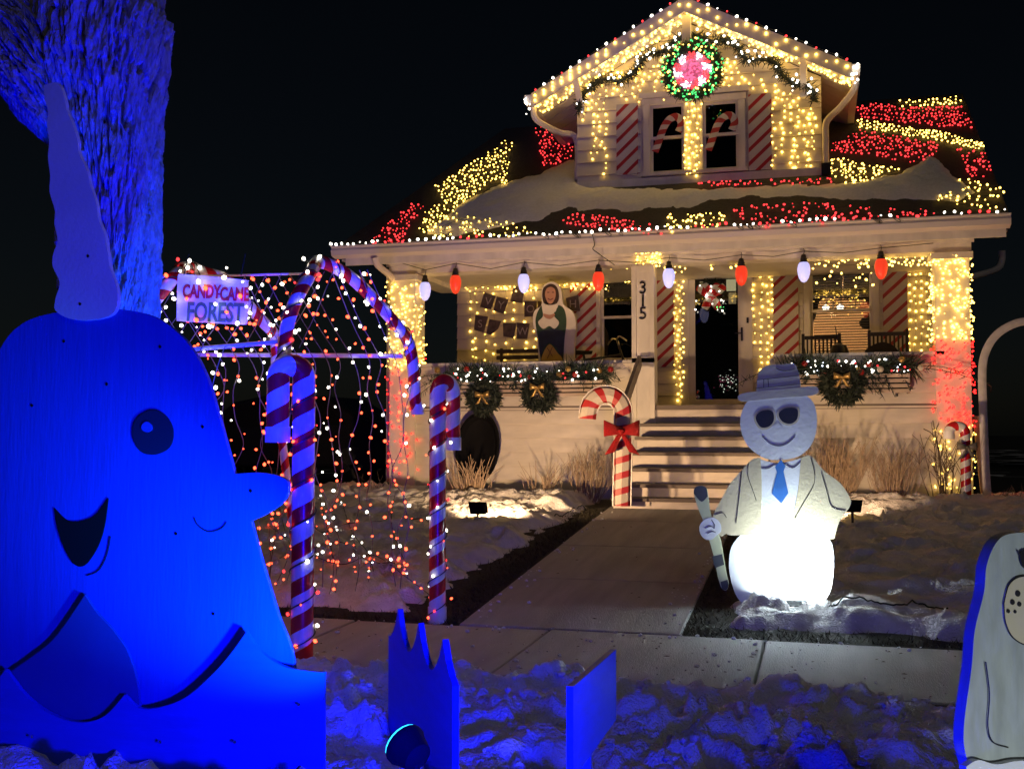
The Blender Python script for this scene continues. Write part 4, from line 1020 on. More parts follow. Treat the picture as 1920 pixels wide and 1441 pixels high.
board('hands',[(1019,588),(1030,590),(1040,588),(1038,594),(1030,598),(1021,594)],PE,'skin',elf,.004,.0155)
# bench
bc = atY(970,672,16.0); bn = thing('bench','dark slatted bench against the porch wall beside the elf cutout','bench',(bc[0]+.3,16.1,FLOOR))
B0,B1 = XP(930,660,16.1),XP(930,660,16.1)+1.25; zt = ZP(960,652,16.1)
for k in range(4): bx('back_slat',B0,B1,16.12,16.145,zt-.08-.095*k,zt-.02-.095*k,'benchwood',bn)
for k in range(4): bx('seat_slat',B0,B1,15.68+.1*k,15.76+.1*k,FLOOR+.40,FLOOR+.43,'benchwood',bn)
for xx in (B0+.05,B1-.09):
    bx('leg',xx,xx+.04,15.68,15.72,FLOOR,FLOOR+.6,'benchwood',bn); bx('leg',xx,xx+.04,16.146,16.19,FLOOR,zt,'benchwood',bn); bx('arm',xx-.005,xx+.045,15.66,16.14,FLOOR+.601,FLOOR+.63,'benchwood',bn)
# bicycle
bcx = XP(1120,650,15.9); by = 15.95
bk = thing('bicycle','dark bicycle with bright handlebar leaning behind the greenery','bicycle',(bcx,by,FLOOR))
for xx in (bcx-.5,bcx+.5):
    wh = MB().tube([(xx+.3*math.cos(a),by,FLOOR+.325+.3*math.sin(a)) for a in np.linspace(0,2*math.pi,29)],.02,6,cap=False).build('wheel','rubber',bk,smooth=True)
    s = MB()
    for k in range(10): a = k*math.pi/5; s.tube([(xx,by,FLOOR+.325),(xx+.29*math.cos(a),by,FLOOR+.325+.29*math.sin(a))],.002,3)
    s.build('spokes','chrome',wh)
fr = MB()
for a,b in (((-.5,.325),(-.1,.30)),((-.1,.30),(-.22,.80)),((-.5,.325),(-.2,.72)),((-.2,.72),(.33,.78)),((-.1,.30),(.36,.68)),((.5,.325),(.31,.92))): fr.tube([(bcx+a[0],by,FLOOR+a[1]),(bcx+b[0],by,FLOOR+b[1])],.018,6)
fr.build('frame','black',bk)
MB().tube(catmull([(bcx+.31,by,FLOOR+.92),(bcx+.30,by-.08,FLOOR+1.0),(bcx+.36,by-.2,FLOOR+1.04),(bcx+.48,by-.28,FLOOR+.96)],5,False),.013,6).build('handlebar','chrome',bk,smooth=True)
MB().tube(catmull([(bcx+.31,by,FLOOR+.92),(bcx+.28,by+.08,FLOOR+1.0),(bcx+.18,by+.2,FLOOR+1.04),(bcx+.1,by+.28,FLOOR+.96)],5,False),.013,6).build('handlebar','chrome',bk,smooth=True)
MB().hexa([(bcx-.38,by-.08,FLOOR+.8),(bcx-.1,by-.02,FLOOR+.8),(bcx-.1,by+.02,FLOOR+.8),(bcx-.38,by+.08,FLOOR+.8),(bcx-.38,by-.07,FLOOR+.86),(bcx-.08,by-.015,FLOOR+.85),(bcx-.08,by+.015,FLOOR+.85),(bcx-.38,by+.07,FLOOR+.86)]).build('saddle','rubber',bk)
# porch chairs
def chair(px0,px1,ptop,label):
    Y = 15.5; x0,x1 = XP(px0,640,Y),XP(px1,640,Y); zt = ZP((px0+px1)/2,ptop,Y)
    t = thing('porch_chair',label,'chair',((x0+x1)/2,Y-.25,FLOOR),'slatted chairs on the porch')
    for xx in (x0,x1-.04):
        bx('back_post',xx,xx+.04,Y,Y+.04,FLOOR,zt+.03,'chairwood',t); bx('leg',xx,xx+.04,Y-.5,Y-.46,FLOOR,FLOOR+.62,'chairwood',t); bx('arm',xx-.01,xx+.05,Y-.52,Y-.001,FLOOR+.621,FLOOR+.65,'chairwood',t)
    bx('top_rail',x0+.041,x1-.041,Y+.005,Y+.035,zt-.05,zt,'chairwood',t); bx('lower_rail',x0+.041,x1-.041,Y+.005,Y+.035,FLOOR+.48,FLOOR+.53,'chairwood',t)
    n = 8
    for k in range(n):
        xx = x0+.05+(x1-x0-.1)*(k+.5)/n; bx('slat',xx-.012,xx+.012,Y+.012,Y+.028,FLOOR+.531,zt-.051,'chairwood',t)
    bx('seat',x0+.041,x1-.041,Y-.5,Y-.001,FLOOR+.40,FLOOR+.43,'chairwood',t)
    return x0,x1,zt
chair(1503,1577,629,'dark slatted porch chair in front of the lit window'); cr = chair(1627,1704,622,'dark slatted porch chair before the striped shutter with a blanket on it')
P = Plane((0,15.2,0))
bq = [(1620,668,1),(1624,655),(1640,645),(1655,641),(1668,644),(1680,652),(1690,668,1)]
o = MB().poly([P.at(*q[:2]) for q in corner_smooth(bq,6)],(0,.25,0)).build('blanket','cloth',recalc=True); md = o.modifiers.new('b','BEVEL'); md.width = .04; md.segments = 3
tag(o,'dark blanket heaped over the porch chair','blanket')
o = MB(); q = atY(1574,660,15.1); o.lathe([(.02,-.12),(.09,-.09),(.12,0),(.09,.09),(.02,.12)],tuple(q),14); o.tube([q+np.array([0,0,.1]),q+np.array([-.03,0,.2]),q+np.array([-.05,0,.35])],.008,5); o.lathe([(.11,FLOOR-q[2]),(.09,FLOOR+.02-q[2]),(.03,FLOOR+.05-q[2]),(.03,-.1)],tuple(q),10)
tag(o.build('fire_pot','black',smooth=True),'small round black pot on a stand between the porch chairs','pot')

# ================================================================== CANDY CANES
def pipe_cane(base,top,hook_dx,hook_dy,hook_r,r,m,label,foot='pvc',group=None,drop=.42,phase=0.):
    t = thing('candy_cane',label,'candy cane',tuple(base),group)
    x,y,z0 = base; zt = top-hook_r-r; d = np.array([hook_dx,hook_dy,0.]); d /= np.linalg.norm(d)
    path = [np.array([x,y,z0+.01])+np.array([0,0,1])*(zt-z0)*f for f in np.linspace(0,1,12)]
    for a in np.linspace(0,math.pi,15)[1:]: path.append(np.array([x,y,zt])+d*hook_r*(1-math.cos(a))+np.array([0,0,hook_r*math.sin(a)]))
    e = path[-1]; path += [e-np.array([0,0,drop*f]) for f in (.33,.66,1)]
    MB().tube(path,r,20,uvs=True).build('pipe',m,t,smooth=True)
    MB().tube([path[-1]-np.array([0,0,.035]),path[-1]+np.array([0,0,.055])],r*1.10,20).build('end_cap','pvc',t,smooth=True)
    if foot: MB().tube([(x,y,z0-.02),(x,y,z0+.10)],r*1.12,20).build('foot','pvc',t,smooth=True)
    return t,path
def wrapl(label,path,r,n,turns,k0=0,k1=None,wm='wire',fr=(.5,.25,.25),br=.0095):
    P = {'b_white':[],'b_red':[],'b_orange':[]}; W = []; Q = [np.array(p) for p in path[k0:k1]]
    seg = np.cumsum([0]+[np.linalg.norm(Q[i+1]-Q[i]) for i in range(len(Q)-1)])
    for k in range(n*6):
        f = k/(n*6-1); s = f*seg[-1]; i = min(np.searchsorted(seg,s,side='right')-1,len(Q)-2); u = (s-seg[i])/(seg[i+1]-seg[i])
        c = Q[i]*(1-u)+Q[i+1]*u; tt = (Q[i+1]-Q[i]); tt /= np.linalg.norm(tt); a1 = np.cross(tt,[.3,.9,.1]); a1 /= np.linalg.norm(a1); b1 = np.cross(tt,a1)
        a = f*turns*2*math.pi; o_ = a1*math.cos(a)+b1*math.sin(a); W.append(c+o_*(r+.005))
        if k%6 == 3: P[random.choices(['b_white','b_red','b_orange'],fr)[0]].append(c+o_*(r+random.uniform(.01,.03))+np.random.uniform(-.02,.02,3))
    return lights('cane_lights',label,{a:b for a,b in P.items() if b},br,[W],wm,.0045)
cr_ = atZ(818,1165,0.); cl_ = atZ(560,1236,0.)
t1,p1 = pipe_cane((cr_[0],cr_[1]+.02,0.),1.715,.30,.95,.085,.058,'cane_big','tall red and white pipe candy cane standing at the lawn edge of the sidewalk',drop=.36)
t2,p2 = pipe_cane((cl_[0],cl_[1]+.04,0.),1.76,-1.,-.5,.074,.066,'cane_big','tall candy cane washed blue, standing on the parkway side of the candy arch',foot=None,drop=.34)
wrapl('red and white bulbs spiralling up the lawn-edge candy cane',p1,.06,30,7,0,12)
wrapl('red and white bulbs spiralling up the blue-washed candy cane',p2,.07,34,7,0,12)
# arches over the sidewalk
def arch(px_list,Ys,label,r=.042):
    pts = [atY(x,y,Y) for (x,y),Y in zip(px_list,Ys)]
    path = catmull(pts,6,False)
    t = thing('candy_arch',label,'candy cane arch',(float(np.mean([p[0] for p in pts])),float(np.mean(Ys)),0),'candy cane arches over the sidewalk')
    MB().tube(path,r,16,uvs=True).build('pipe','cane_arch',t,smooth=True)
    return t,path
A1 = [(533,688),(533,655),(540,605),(556,560),(578,520),(596,492),(625,500),(660,522),(700,560),(740,605),(765,640),(775,690),(778,745),(783,774)]
Y1 = [5.92,5.92,5.94,6.0,6.15,6.4,6.5,6.65,6.8,6.95,7.1,7.15,7.16,7.17]
ta,pa = arch(A1,Y1,'candy striped pipe arch over the sidewalk joined to the tall canes')
A2 = [(245,690),(252,640),(278,580),(305,545),(330,515),(352,500),(385,512),(425,525),(455,560),(490,600),(515,630),(519,680),(519,740)]
Y2 = [5.9,5.92,5.96,6.02,6.15,6.4,6.5,6.65,6.8,6.95,7.1,7.15,7.16]
tb,pb = arch(A2,Y2,'candy striped pipe arch behind the narwhal with the forest sign')
for t,path in ((tb,pb),):
    for e,g_ in ((path[0],path[0]),(path[-1],atY(572,1100,7.17))): MB().tube([(g_[0],g_[1],-.05),tuple(e-np.array([0,0,.02]))],.03,12,uvs=True).build('upright','cane_arch',t,smooth=True)
MB().tube([pa[-1]+np.array([0,0,-.01]),pa[-1]+np.array([.0,0,.06])],.047,14).build('coupling','pvc',ta,smooth=True)
wrapl('white and red bulbs wrapped round the arch joined to the tall canes',pa,.044,40,9,fr=(.6,.3,.1),br=.011)
wrapl('white and red bulbs wrapped round the arch behind the narwhal',pb,.044,36,9,fr=(.6,.3,.1),br=.011)
rl = MB(); ra,rb = atY(755,667,7.14),atY(300,664,7.14); rl.tube([ra,rb],.016,10)
tag(rl.build('tunnel_rail','pvc',smooth=True),'thin white pipe rail along the lawn side of the light tunnel','pipe rail')
rl = MB(); na,nb = atY(530,640,5.93),atY(250,664,5.93); rl.tube([na,nb],.014,10)
tag(rl.build('tunnel_rail','pvc',smooth=True),'thin white pipe rail joining the two arches on the street side','pipe rail')
top_a = atY(598,512,6.42); top_b = atY(285,520,6.42)
tag(MB().tube([top_a,top_b],.008,6).build('ridge_pipe','pvc'),'thin pipe along the top of the light tunnel','pipe rail')
# light curtains draped over the tunnel
def tunnel(label,xa,xb,n,drop,side,wm='wire_white',dens=.085):
    P = {'b_orange':[],'b_white':[]}; W = []
    for k in range(n):
        f = (k+random.uniform(-.2,.2))/max(1,n-1); x = xa+(xb-xa)*f
        tp = np.array([x+random.uniform(-.05,.05),6.42,2.33]); ed = np.array([x,7.15 if side else 5.9,1.80]); bt = np.array([x+random.uniform(-.1,.1),7.2 if side else 5.86,drop*random.uniform(.7,1.4)])
        raw = [tp,tp*.5+ed*.5+np.array([0,0,-.02]),ed]
        m_ = int(max(1,(ed[2]-bt[2])/.18))
        if bt[2] < 1.7: raw += [ed+(bt-ed)*(j/m_)+np.array([random.uniform(-.045,.045),random.uniform(-.06,.06),0]) for j in range(1,m_+1)]
        L = catmull(raw,5,False); W.append(L); s = 0
        for i in range(len(L)-1):
            s += np.linalg.norm(L[i+1]-L[i])
            if s > dens*random.uniform(.7,1.5):
                s = 0; P['b_white' if random.random() < (.25 if side else .42) else 'b_orange'].append(L[i]+np.random.uniform(-.035,.035,3))
    return lights('tunnel_curtain_lights',label,P,.0102,W,wm,.0033)
tunnel('curtain of small red and white lights hanging between arch and porch column',-2.72,-3.95,13,.22,1,dens=.075)
tunnel('curtain of small red and white lights hanging beyond the blue narwhal',-4.05,-4.85,9,.25,1,dens=.075)
tunnel('red and white lights laid over the tunnel roof across the forest sign',-2.95,-4.7,15,1.75,0,dens=.07)
# net trailing on the snow
W = []; P = {'b_orange':[],'b_white':[]}
for q in ([(505,1060),(560,1040),(640,1062),(700,1045),(760,1085),(812,1125)],[(500,985),(570,1030),(640,1020),(690,1055),(740,1060)],[(560,945),(600,1000),(650,985),(720,980),(790,975)],[(640,940),(660,1000),(690,1040),(700,1075)],[(520,930),(535,1000),(560,1060)],[(740,930),(735,990),(760,1060)],[(600,935),(612,990),(625,1050)]):
    L = []
    for x,y in catmull(q,7,False):
        g_ = atP(x,y,(0,7.16,.10),(0,-SLOPE,1)); L.append(g_+np.array([0,0,.02]))
    W.append(L)
    for i in range(0,len(L),2):
        if random.random() < .8: P['b_white' if random.random() < .3 else 'b_orange'].append(L[i]+np.random.uniform(-.03,.03,3))
lights('trailing_lights','loose red and white light net trailing over the lawn snow',P,.011,W,'wire',.004)
# forest sign
PS = Plane(tuple(atY(400,560,6.05)),0); scn = PS.at(400,604)
sg = thing('forest_sign','pale painted sign reading CANDY CANE FOREST hung in the light tunnel','sign',tuple(scn))
sgo = board('sign_panel',[(333,522),(336,516),(345,514),(455,524),(462,528),(464,536),(462,600),(459,606),(450,608),(340,602),(334,600),(331,594)],PS,'sign_board',sg,.015,n=3)
sgd = (PS.at(460,525)-PS.at(335,514)); tl = math.atan2(sgd[2],np.linalg.norm(sgd[:2]))
for (body,size,px,py,m,sx) in (('CANDY',.115,377,558,'sign_red',.66),('CANE',.115,439,563,'sign_red',.66),('FOREST',.165,402,602,'sign_green',.70)):
    c = PS.at(px,py,.004); text_mb(body,size,c[0],c[1],c[2],.002,sx=sx,tilt=-.05,bold=.004).build('lettering',m,sg)
strokes('hyphen',[[(407,551),(414,552)]],PS,'sign_red',sg,.006)
hg = MB()
for px in (345,452): a = PS.at(px,516); hg.tube([a,a+np.array([0,.05,.14])],.004,5)
hg.build('hanging_wire','wire',sg)
lights('sign_lights','bright white and red bulbs caught on the CANDY CANE FOREST sign',{'b_white':[PS.at(x,y,.05) for x,y in ((338,508),(352,502),(372,528),(420,520),(455,528),(470,540),(462,575),(445,606),(392,612),(340,610),(326,560),(404,570))],'b_orange':[PS.at(x,y,.04) for x,y in ((350,560),(385,540),(425,585),(450,555),(368,600))]},.0125)
# tinsel cane with a bow beside the steps
tc_ = thing('tinsel_candy_cane','flat red and silver tinsel candy cane with a red bow beside the steps','candy cane',tuple(atY(1165,948,12.55)))
cp = [(1166,948),(1167,900),(1168,850),(1168,800),(1170,785),(1167,762),(1155,746),(1138,740),(1118,746),(1106,760),(1102,775),(1101,785)]
MB().tube([tuple(atY(x,y,12.55)) for x,y in catmull(cp,5,False)],.105,8,uvs=True,flat=.45,ref=(1,0,0)).build('tinsel_body','cane_tinsel',tc_)
wf = MB()
for o_ in (-17,17): 
    pp = [(1166+o_,948),(1167+o_,900),(1168+o_,850),(1169+o_,795)]; pp += [(1136+(33+o_)*math.cos(a),775-(36+o_)*math.sin(a)) for a in np.linspace(0,math.pi,12)]
    wf.tube([tuple(atY(x,y,12.5)) for x,y in pp],.008,5)
wf.build('wire_frame','metal_white',tc_)
bow(tuple(atY(1166,808,12.42)),.34,'redtinsel',tc_)
# plastic cane by the right column
sc_ = atY(1812,944,13.2); t,pp = pipe_cane((sc_[0],sc_[1],.46),1.435,-1.,0.,.085,.055,'cane_small','small glossy plastic candy cane with grey bow on a round snow base',foot=None,drop=.03)
MB().lathe([(.26,-.03),(.25,.02),(.20,.07),(.10,.10),(.07,.12)],(sc_[0],sc_[1],.44),18).build('round_base','pvc',t,smooth=True)
bow((sc_[0]+.01,sc_[1]-.09,1.14),.17,'greybow',t)

# ================================================================== SNOWMAN CUTOUT (plain generic snowman)
PM = Plane((0,8.0,0)); mc = PM.at(1465,1140)
smn = thing('snowman_cutout','painted plywood snowman in hat, dark glasses, tan coat and blue tie','cutout',(mc[0],8.0,.05))
board('lower_ball',[(1400,1141,1),(1380,1115),(1369,1080),(1367,1050),(1373,1022),(1392,1000),(1420,985),(1500,985),(1535,1000),(1556,1012),(1563,1040),(1562,1080),(1553,1115),(1530,1141,1)],PM,'snowman_paint',smn,0.012,0)
board('head',[(1460,862),(1430,857),(1402,835),(1389,805),(1390,775),(1402,752),(1425,738),(1460,735),(1500,738),(1522,750),(1531,775),(1530,810),(1518,838),(1495,856)],PM,'snowman_paint',smn,0.01681,0.00296)
board('shirt',[(1424,860,1),(1460,868),(1504,858,1),(1504,1000,1),(1424,1000,1)],PM,'snowman_paint',smn,0.01642,0.00272)
board('coat_side',[(1426,858,1),(1410,861),(1392,880),(1370,905),(1350,940),(1337,967),(1342,990),(1352,1005),(1362,1000),(1372,1003),(1427,1002,1),(1428,960),(1428,900)],PM,'coat_paint',smn,0.0211,0.0056)
board('coat_side',[(1502,858,1),(1520,854),(1545,882),(1575,905),(1592,930),(1594,948),(1575,975),(1564,1010,1),(1530,1011),(1492,1018,1),(1487,975),(1496,920)],PM,'coat_paint',smn,0.0211,0.0056)
board('tie',[(1464,861,1),(1453,875,1),(1457,885,1),(1447,925,1),(1465,943,1),(1478,924,1),(1469,883,1),(1473,874,1)],PM,'tie_paint',smn,0.0006,0.0048)
board('hat_brim',[(1383,745),(1390,738),(1420,733),(1470,729),(1520,724),(1533,727),(1533,737),(1515,742),(1460,746),(1400,752),(1387,751)],PM,'hat_paint',smn,0.02097,0.00552)
board('hat_crown',[(1418,737,1),(1420,712),(1424,695),(1440,685),(1462,683),(1488,682),(1495,692),(1500,712),(1502,731,1),(1460,735)],PM,'hat_paint',smn,0.01915,0.0044)
for q in ([(1417,784),(1424,772),(1440,768),(1450,774),(1450,790),(1440,800),(1426,800)],[(1460,776),(1470,766),(1488,764),(1496,770),(1494,786),(1482,794),(1467,790)]):
    cx = sum(a[0] for a in q)/7; cy_ = sum(a[1] for a in q)/7
    gf = board('glasses_frame',[(cx+(a[0]-cx)*1.22,cy_+(a[1]-cy_)*1.22) for a in q],PM,'frame_paint',smn,0.0006,0.00436)
    board('lens',q,PM,'dark_paint',gf,0.0006,0.00555)
board('nose',[(1450,800),(1458,792),(1466,800),(1464,809),(1456,811)],PM,'snowman_paint',smn,0.0006,0.00421)
board('cane_stick',[(1312,910),(1324,914),(1328,930),(1332,960),(1342,990),(1350,1010),(1356,1040),(1362,1075),(1366,1092),(1363,1105),(1354,1103),(1347,1085),(1340,1050),(1332,1020),(1322,985),(1310,955),(1301,925),(1303,914)],PM,'lime_paint',smn,0.02097,0.00552)
for q in ([(1301,925,1),(1303,914),(1312,910),(1324,914),(1327,930,1),(1315,940)],[(1320,978,1),(1336,972,1),(1338,977,1),(1322,983,1)],[(1335,1043,1),(1354,1038,1),(1358,1058,1),(1341,1064,1)],[(1351,1090,1),(1364,1086,1),(1366,1096),(1362,1105),(1354,1103)]):
    board('cane_band',q,PM,'charcoal_paint',smn,0.0006,0.00648,n=4)
board('hand',[(1312,985),(1322,973),(1338,970),(1350,980),(1352,995),(1344,1003),(1334,1011),(1322,1010),(1313,1000)],PM,'snowman_paint',smn,0.02305,0.0068)
strokes('painted_line',[[(1419,712),(1460,708),(1498,704)],[(1417,728),(1460,724),(1500,720)],[(1432,711),(1432,726)],[(1440,710),(1441,725)],[(1455,690),(1468,695),(1490,692)]],PM,'line_paint',smn,.0022,0.00496)
strokes('painted_line',[[(1433,822),(1445,832),(1460,836),(1475,832),(1487,822)],[(1429,818),(1436,824)],[(1484,824),(1491,818)]],PM,'line_paint',smn,.0022,0.00352)
strokes('painted_line',[[(1424,858),(1424,876),(1442,877),(1457,866)],[(1464,862),(1485,877),(1502,865)]],PM,'line_paint',smn,.0022,0.00328)
strokes('painted_line',[[(1404,866),(1402,890),(1410,915),(1418,938)],[(1391,882),(1386,930),(1380,980)],[(1520,858),(1527,885),(1525,910),(1505,945),(1490,972)],[(1540,885),(1550,920),(1560,950),(1585,957)],[(1340,965),(1355,961),(1362,970)]],PM,'line_paint',smn,.0022,0.00616)
strokes('painted_line',[[(1322,990),(1332,986),(1340,990)],[(1326,1000),(1335,996),(1342,998)],[(1334,974),(1340,984),(1338,990)]],PM,'line_paint',smn,.0022,0.00728)
for dx in (-.15,.12): MB().beam((mc[0]+dx,8.05,-.1),(mc[0]+dx,8.05,.9),.04,.04).build('stake','plywood',smn)

# ================================================================== NARWHAL CUTOUT (plain generic narwhal)
PN = Plane((0,3.62,0)); nc = PN.at(300,1441)
nw = thing('narwhal_cutout','large blue plywood narwhal with long horn rising over painted waves','cutout',(nc[0],3.62,.0))
dn = lambda q,d: [(a[0],a[1]+d)+tuple(a[2:]) for a in q]
board('body',[(-60,1500,1),(-70,1000),(-50,800),(-5,665),(40,608),(110,585),(200,578),(285,592),(345,635),(385,700),(410,780),(440,888,1),(490,886),(530,895),(541,912),(530,940),(500,962),(470,976,1),(490,1050),(520,1150),(552,1255),(560,1500,1)],PN,'navy_paint',nw,.02,n=8)
board('horn',[(82,160,1),(100,155),(112,160),(122,190),(124,205),(134,228),(145,262),(147,285),(163,320),(168,345),(180,380),(184,410),(196,440),(202,475),(207,505),(219,540),(219,572),(205,592),(165,600),(130,597),(104,582),(104,560),(112,530),(99,500),(100,475),(108,450),(102,420),(103,395),(93,360),(94,330),(90,295),(92,265),(88,235),(90,210),(84,185)],PN,'pale_paint',nw,.02,.0205,n=4)
ey = board('eye',[(286,768),(312,780),(325,808),(318,838),(290,852),(262,845),(248,815),(256,784)],PN,'eye_paint',nw,.004,.005)
board('eye_glint',[(275,790),(284,796),(284,806),(275,810),(266,805),(266,796)],PN,'wave_paint',ey,.003,.0085)
board('mouth',[(102,952,1),(125,974),(150,977),(178,966),(203,934,1),(196,985),(183,1025),(160,1058),(140,1058),(122,1030),(108,990)],PN,'black',nw,.004,.005)
for (x,y) in ((120,640),(300,650),(60,760),(380,800),(200,720),(330,1000),(470,920),(400,1150),(150,570),(165,480),(60,1380),(300,1390),(560,1320),(440,1390)):
    q = PN.at(x,y,.0215 if y < 575 else (.066 if y > 1300 else .0015)); MB().lathe([(.006,-.001),(.006,.001),(.003,.002)],tuple(q),8,'y').build('screw','chrome',nw,recalc=True)
strokes('painted_line',[[(163,1078),(185,1068),(200,1040),(207,1005)],[(364,970),(372,985),(392,996),(415,990),(425,978)]],PN,'eye_paint',nw,.003,.001)
PW2 = Plane((0,3.598,0)); PW1 = Plane((0,3.574,0))
board('wave_board',[(-60,1600,1),(-60,1290),(20,1258,1),(60,1230),(105,1192),(159,1115,1),(180,1147),(212,1182),(243,1232),(262,1330),(264,1600,1)],PW2,'shaded_wave_paint',nw,.014,n=8)
board('wave_board',[(-60,1640,1),(-60,1310),(-20,1290),(10,1254,1),(50,1305),(100,1340),(150,1353),(195,1342),(233,1302,1),(260,1326),(300,1325),(350,1305),(400,1262),(435,1222),(462,1184,1),(490,1222),(530,1248),(575,1257),(607,1260,1),(606,1640,1)],PW1,'wave_paint',nw,.018,n=8)
for px in (60,330): q = PN.at(px,1300); MB().beam((q[0],3.67,-.15),(q[0],3.67,1.1),.05,.05).build('stake','plywood',nw)
# wave fence seen nearly edge-on
k1,k2,k3 = atZ(746,1141,.58),atZ(787,1163,.58),atZ(830,1198,.58)
def wave_side(px_c,label,th):
    a,b = np.array(px_c[0]),np.array(px_c[1]); d = b-a; L = np.linalg.norm(d[:2]); u = d/L; u[2] = 0; u /= np.linalg.norm(u)
    t = thing('wave_cutout',label,'cutout',tuple(a*.5+b*.5-np.array([0,0,.55])))
    prof = []; n = 2; per = L/n; s0 = -.22*per*2; 
    S = [(-.5*per,.20)]
    for k in range(-1,n+1):
        c0 = k*per
        for f in np.linspace(0,1,9): S.append((c0+f*per,.58-.14*math.sin(math.pi*f)**.8))
    S = [q for q in S if -.62*per <= q[0] <= L+.45*per]
    pts = [a+u*S[0][0]]+[]
    P3 = [np.array([a[0]+u[0]*s,a[1]+u[1]*s,z]) for s,z in S]
    P3 = [np.array([P3[0][0],P3[0][1],-.1])]+P3+[np.array([P3[-1][0],P3[-1][1],-.1])]
    nn = np.array([u[1],-u[0],0]); MB().poly(P3,tuple(nn*th)).build('panel','wave_paint',t,recalc=True)
    m = a*.5+b*.5; MB().beam((m[0]-nn[0]*.03,m[1]-nn[1]*.03,-.1),(m[0]-nn[0]*.03,m[1]-nn[1]*.03,.3),.04,.03).build('stake','plywood',t)
    return t
wave_side((k1,k3),'blue plywood wave board with pointed crests standing edge-on in the parkway snow',-.022)
# edge-on sign
q1,q2 = atZ(1062,1286,.58),atZ(1144,1216,.58)
ts = thing('stake_sign','small blank blue-lit board on a stake, turned edge-on in the parkway snow','sign',(float((q1[0]+q2[0])/2),float((q1[1]+q2[1])/2),0))
u = q2-q1; u /= np.linalg.norm(u); nn = np.array([-u[1],u[0],0])
MB().poly([q1,q2,q2-np.array([0,0,.23]),q1-np.array([0,0,.26])],tuple(nn*-.02)).build('panel','wave_paint',ts,recalc=True)
m = q1*.55+q2*.45; MB().beam((m[0]+nn[0]*.016,m[1]+nn[1]*.016,-.1),(m[0]+nn[0]*.016,m[1]+nn[1]*.016,.55),.05,.025).build('stake','wave_paint',ts)
# bird cutout at the edge
PB = Plane(tuple(atY(1860,1200,3.25)),50); bc_ = PB.at(1900,1441)
bd_ = thing('bird_cutout','grey painted bird cutout with blue-lit edge and spotted cream cheek','cutout',(bc_[0],bc_[1],0))
board('body',[(1830,1480,1),(1810,1410),(1807,1370),(1812,1320),(1822,1250),(1828,1180),(1845,1110),(1850,1060),(1866,1020),(1890,1001),(1940,1000),(1990,1020),(2020,1080),(2030,1200),(2060,1330),(2060,1440),(2030,1480,1)],PB,'bird_paint',bd_,.03,n=6)
board('cheek',[(1882,1130),(1892,1095),(1915,1080),(1950,1085),(1965,1120),(1955,1180),(1930,1208),(1900,1195),(1885,1165)],PB,'cream_paint',bd_,.003,.004)
strokes('painted_line',[[(1882,1130),(1892,1095),(1915,1080),(1950,1085),(1965,1120),(1955,1180),(1930,1208),(1900,1195),(1885,1165),(1882,1130)],[(1848,1240),(1855,1300),(1852,1360),(1862,1390),(1890,1400)],[(1907,1030),(1914,1045),(1922,1050)]],PB,'line_paint',bd_,.002,.0045)
for (x,y,r_) in ((1909,1112,4.5),(1899,1128,4),(1912,1132,3.5),(1891,1145,3),(1904,1146,2.5)):
    board('spot',[(x+r_*math.cos(a),y+1.3*r_*math.sin(a)) for a in np.linspace(0,5.5,8)],PB,'line_paint',bd_,.002,.0065,n=2)
board('eye',[(1913,1035),(1930,1030),(1945,1045),(1935,1065),(1918,1062)],PB,'line_paint',bd_,.002,.0065)
board('foot_wave',[(1812,1436,1),(1835,1424),(1870,1432),(1930,1425),(2080,1440,1),(2080,1800,1),(1815,1800,1)],PB,'pale_paint',bd_,.02,.022)
# blue floodlights
fb = atY(762,1398,3.12)
t = thing('blue_flood_lamp','round blue floodlight on a black bracket at the foot of the wave board','flood lamp',(fb[0],fb[1],.05))
aim = Vector(atY(455,1090,3.62)); L = Vector(fb); d = (aim-L).normalized()
r_ = d.cross(Vector((0,0,1))).normalized(); u_ = r_.cross(d)
def ringp(R,e): return [tuple(L+r_*R*math.cos(a)+u_*R*math.sin(a)+d*e) for a in np.linspace(0,2*math.pi,21)[:-1]]
b = MB(); rs = [(.015,-.07),(.045,-.06),(.06,-.01),(.066,.0),(.066,.012),(.058,.012)]; vs = sum([ringp(*q) for q in rs],[])
b.add(vs,[(i*20+j,i*20+(j+1)%20,(i+1)*20+(j+1)%20,(i+1)*20+j) for i in range(5) for j in range(20)]+[tuple(range(19,-1,-1))]); b.build('housing','blackplastic',t,smooth=True)
emat('blue_lens',(.02,.45,1),2.2)
b = MB(); b.add(ringp(.058,.008)+ringp(.062,.02)+ringp(.045,.028),[(i*20+j,i*20+(j+1)%20,(i+1)*20+(j+1)%20,(i+1)*20+j) for i in range(2) for j in range(20)]+[tuple(range(40,60))]); b.build('lens','blue_lens',t,smooth=True)
s = MB(); s.tube([L-d*.05,L-d*.05-Vector((0,0,.1)),L-d*.03-Vector((0,0,.38))],.013,8); s.build('bracket','blackplastic',t)
BLUE = (.0,.2,1); BLUE2 = (.0,.0015,1)
def blue_spot(loc,aim,watt,size,parent,blend=.7):
    li = bpy.data.lights.new('blue_light','SPOT'); li.energy = watt; li.color = BLUE; li.spot_size = math.radians(size); li.spot_blend = blend; li.shadow_soft_size = .03
    lo = bpy.data.objects.new('blue_light',li); col.objects.link(lo); place(lo,loc,parent)
    lo.rotation_mode = 'QUATERNION'; lo.rotation_quaternion = (Vector(aim)-Vector(loc)).to_track_quat('-Z','Y'); return lo
blue_spot(tuple(L+d*.04),tuple(aim),230,52,t,1.)
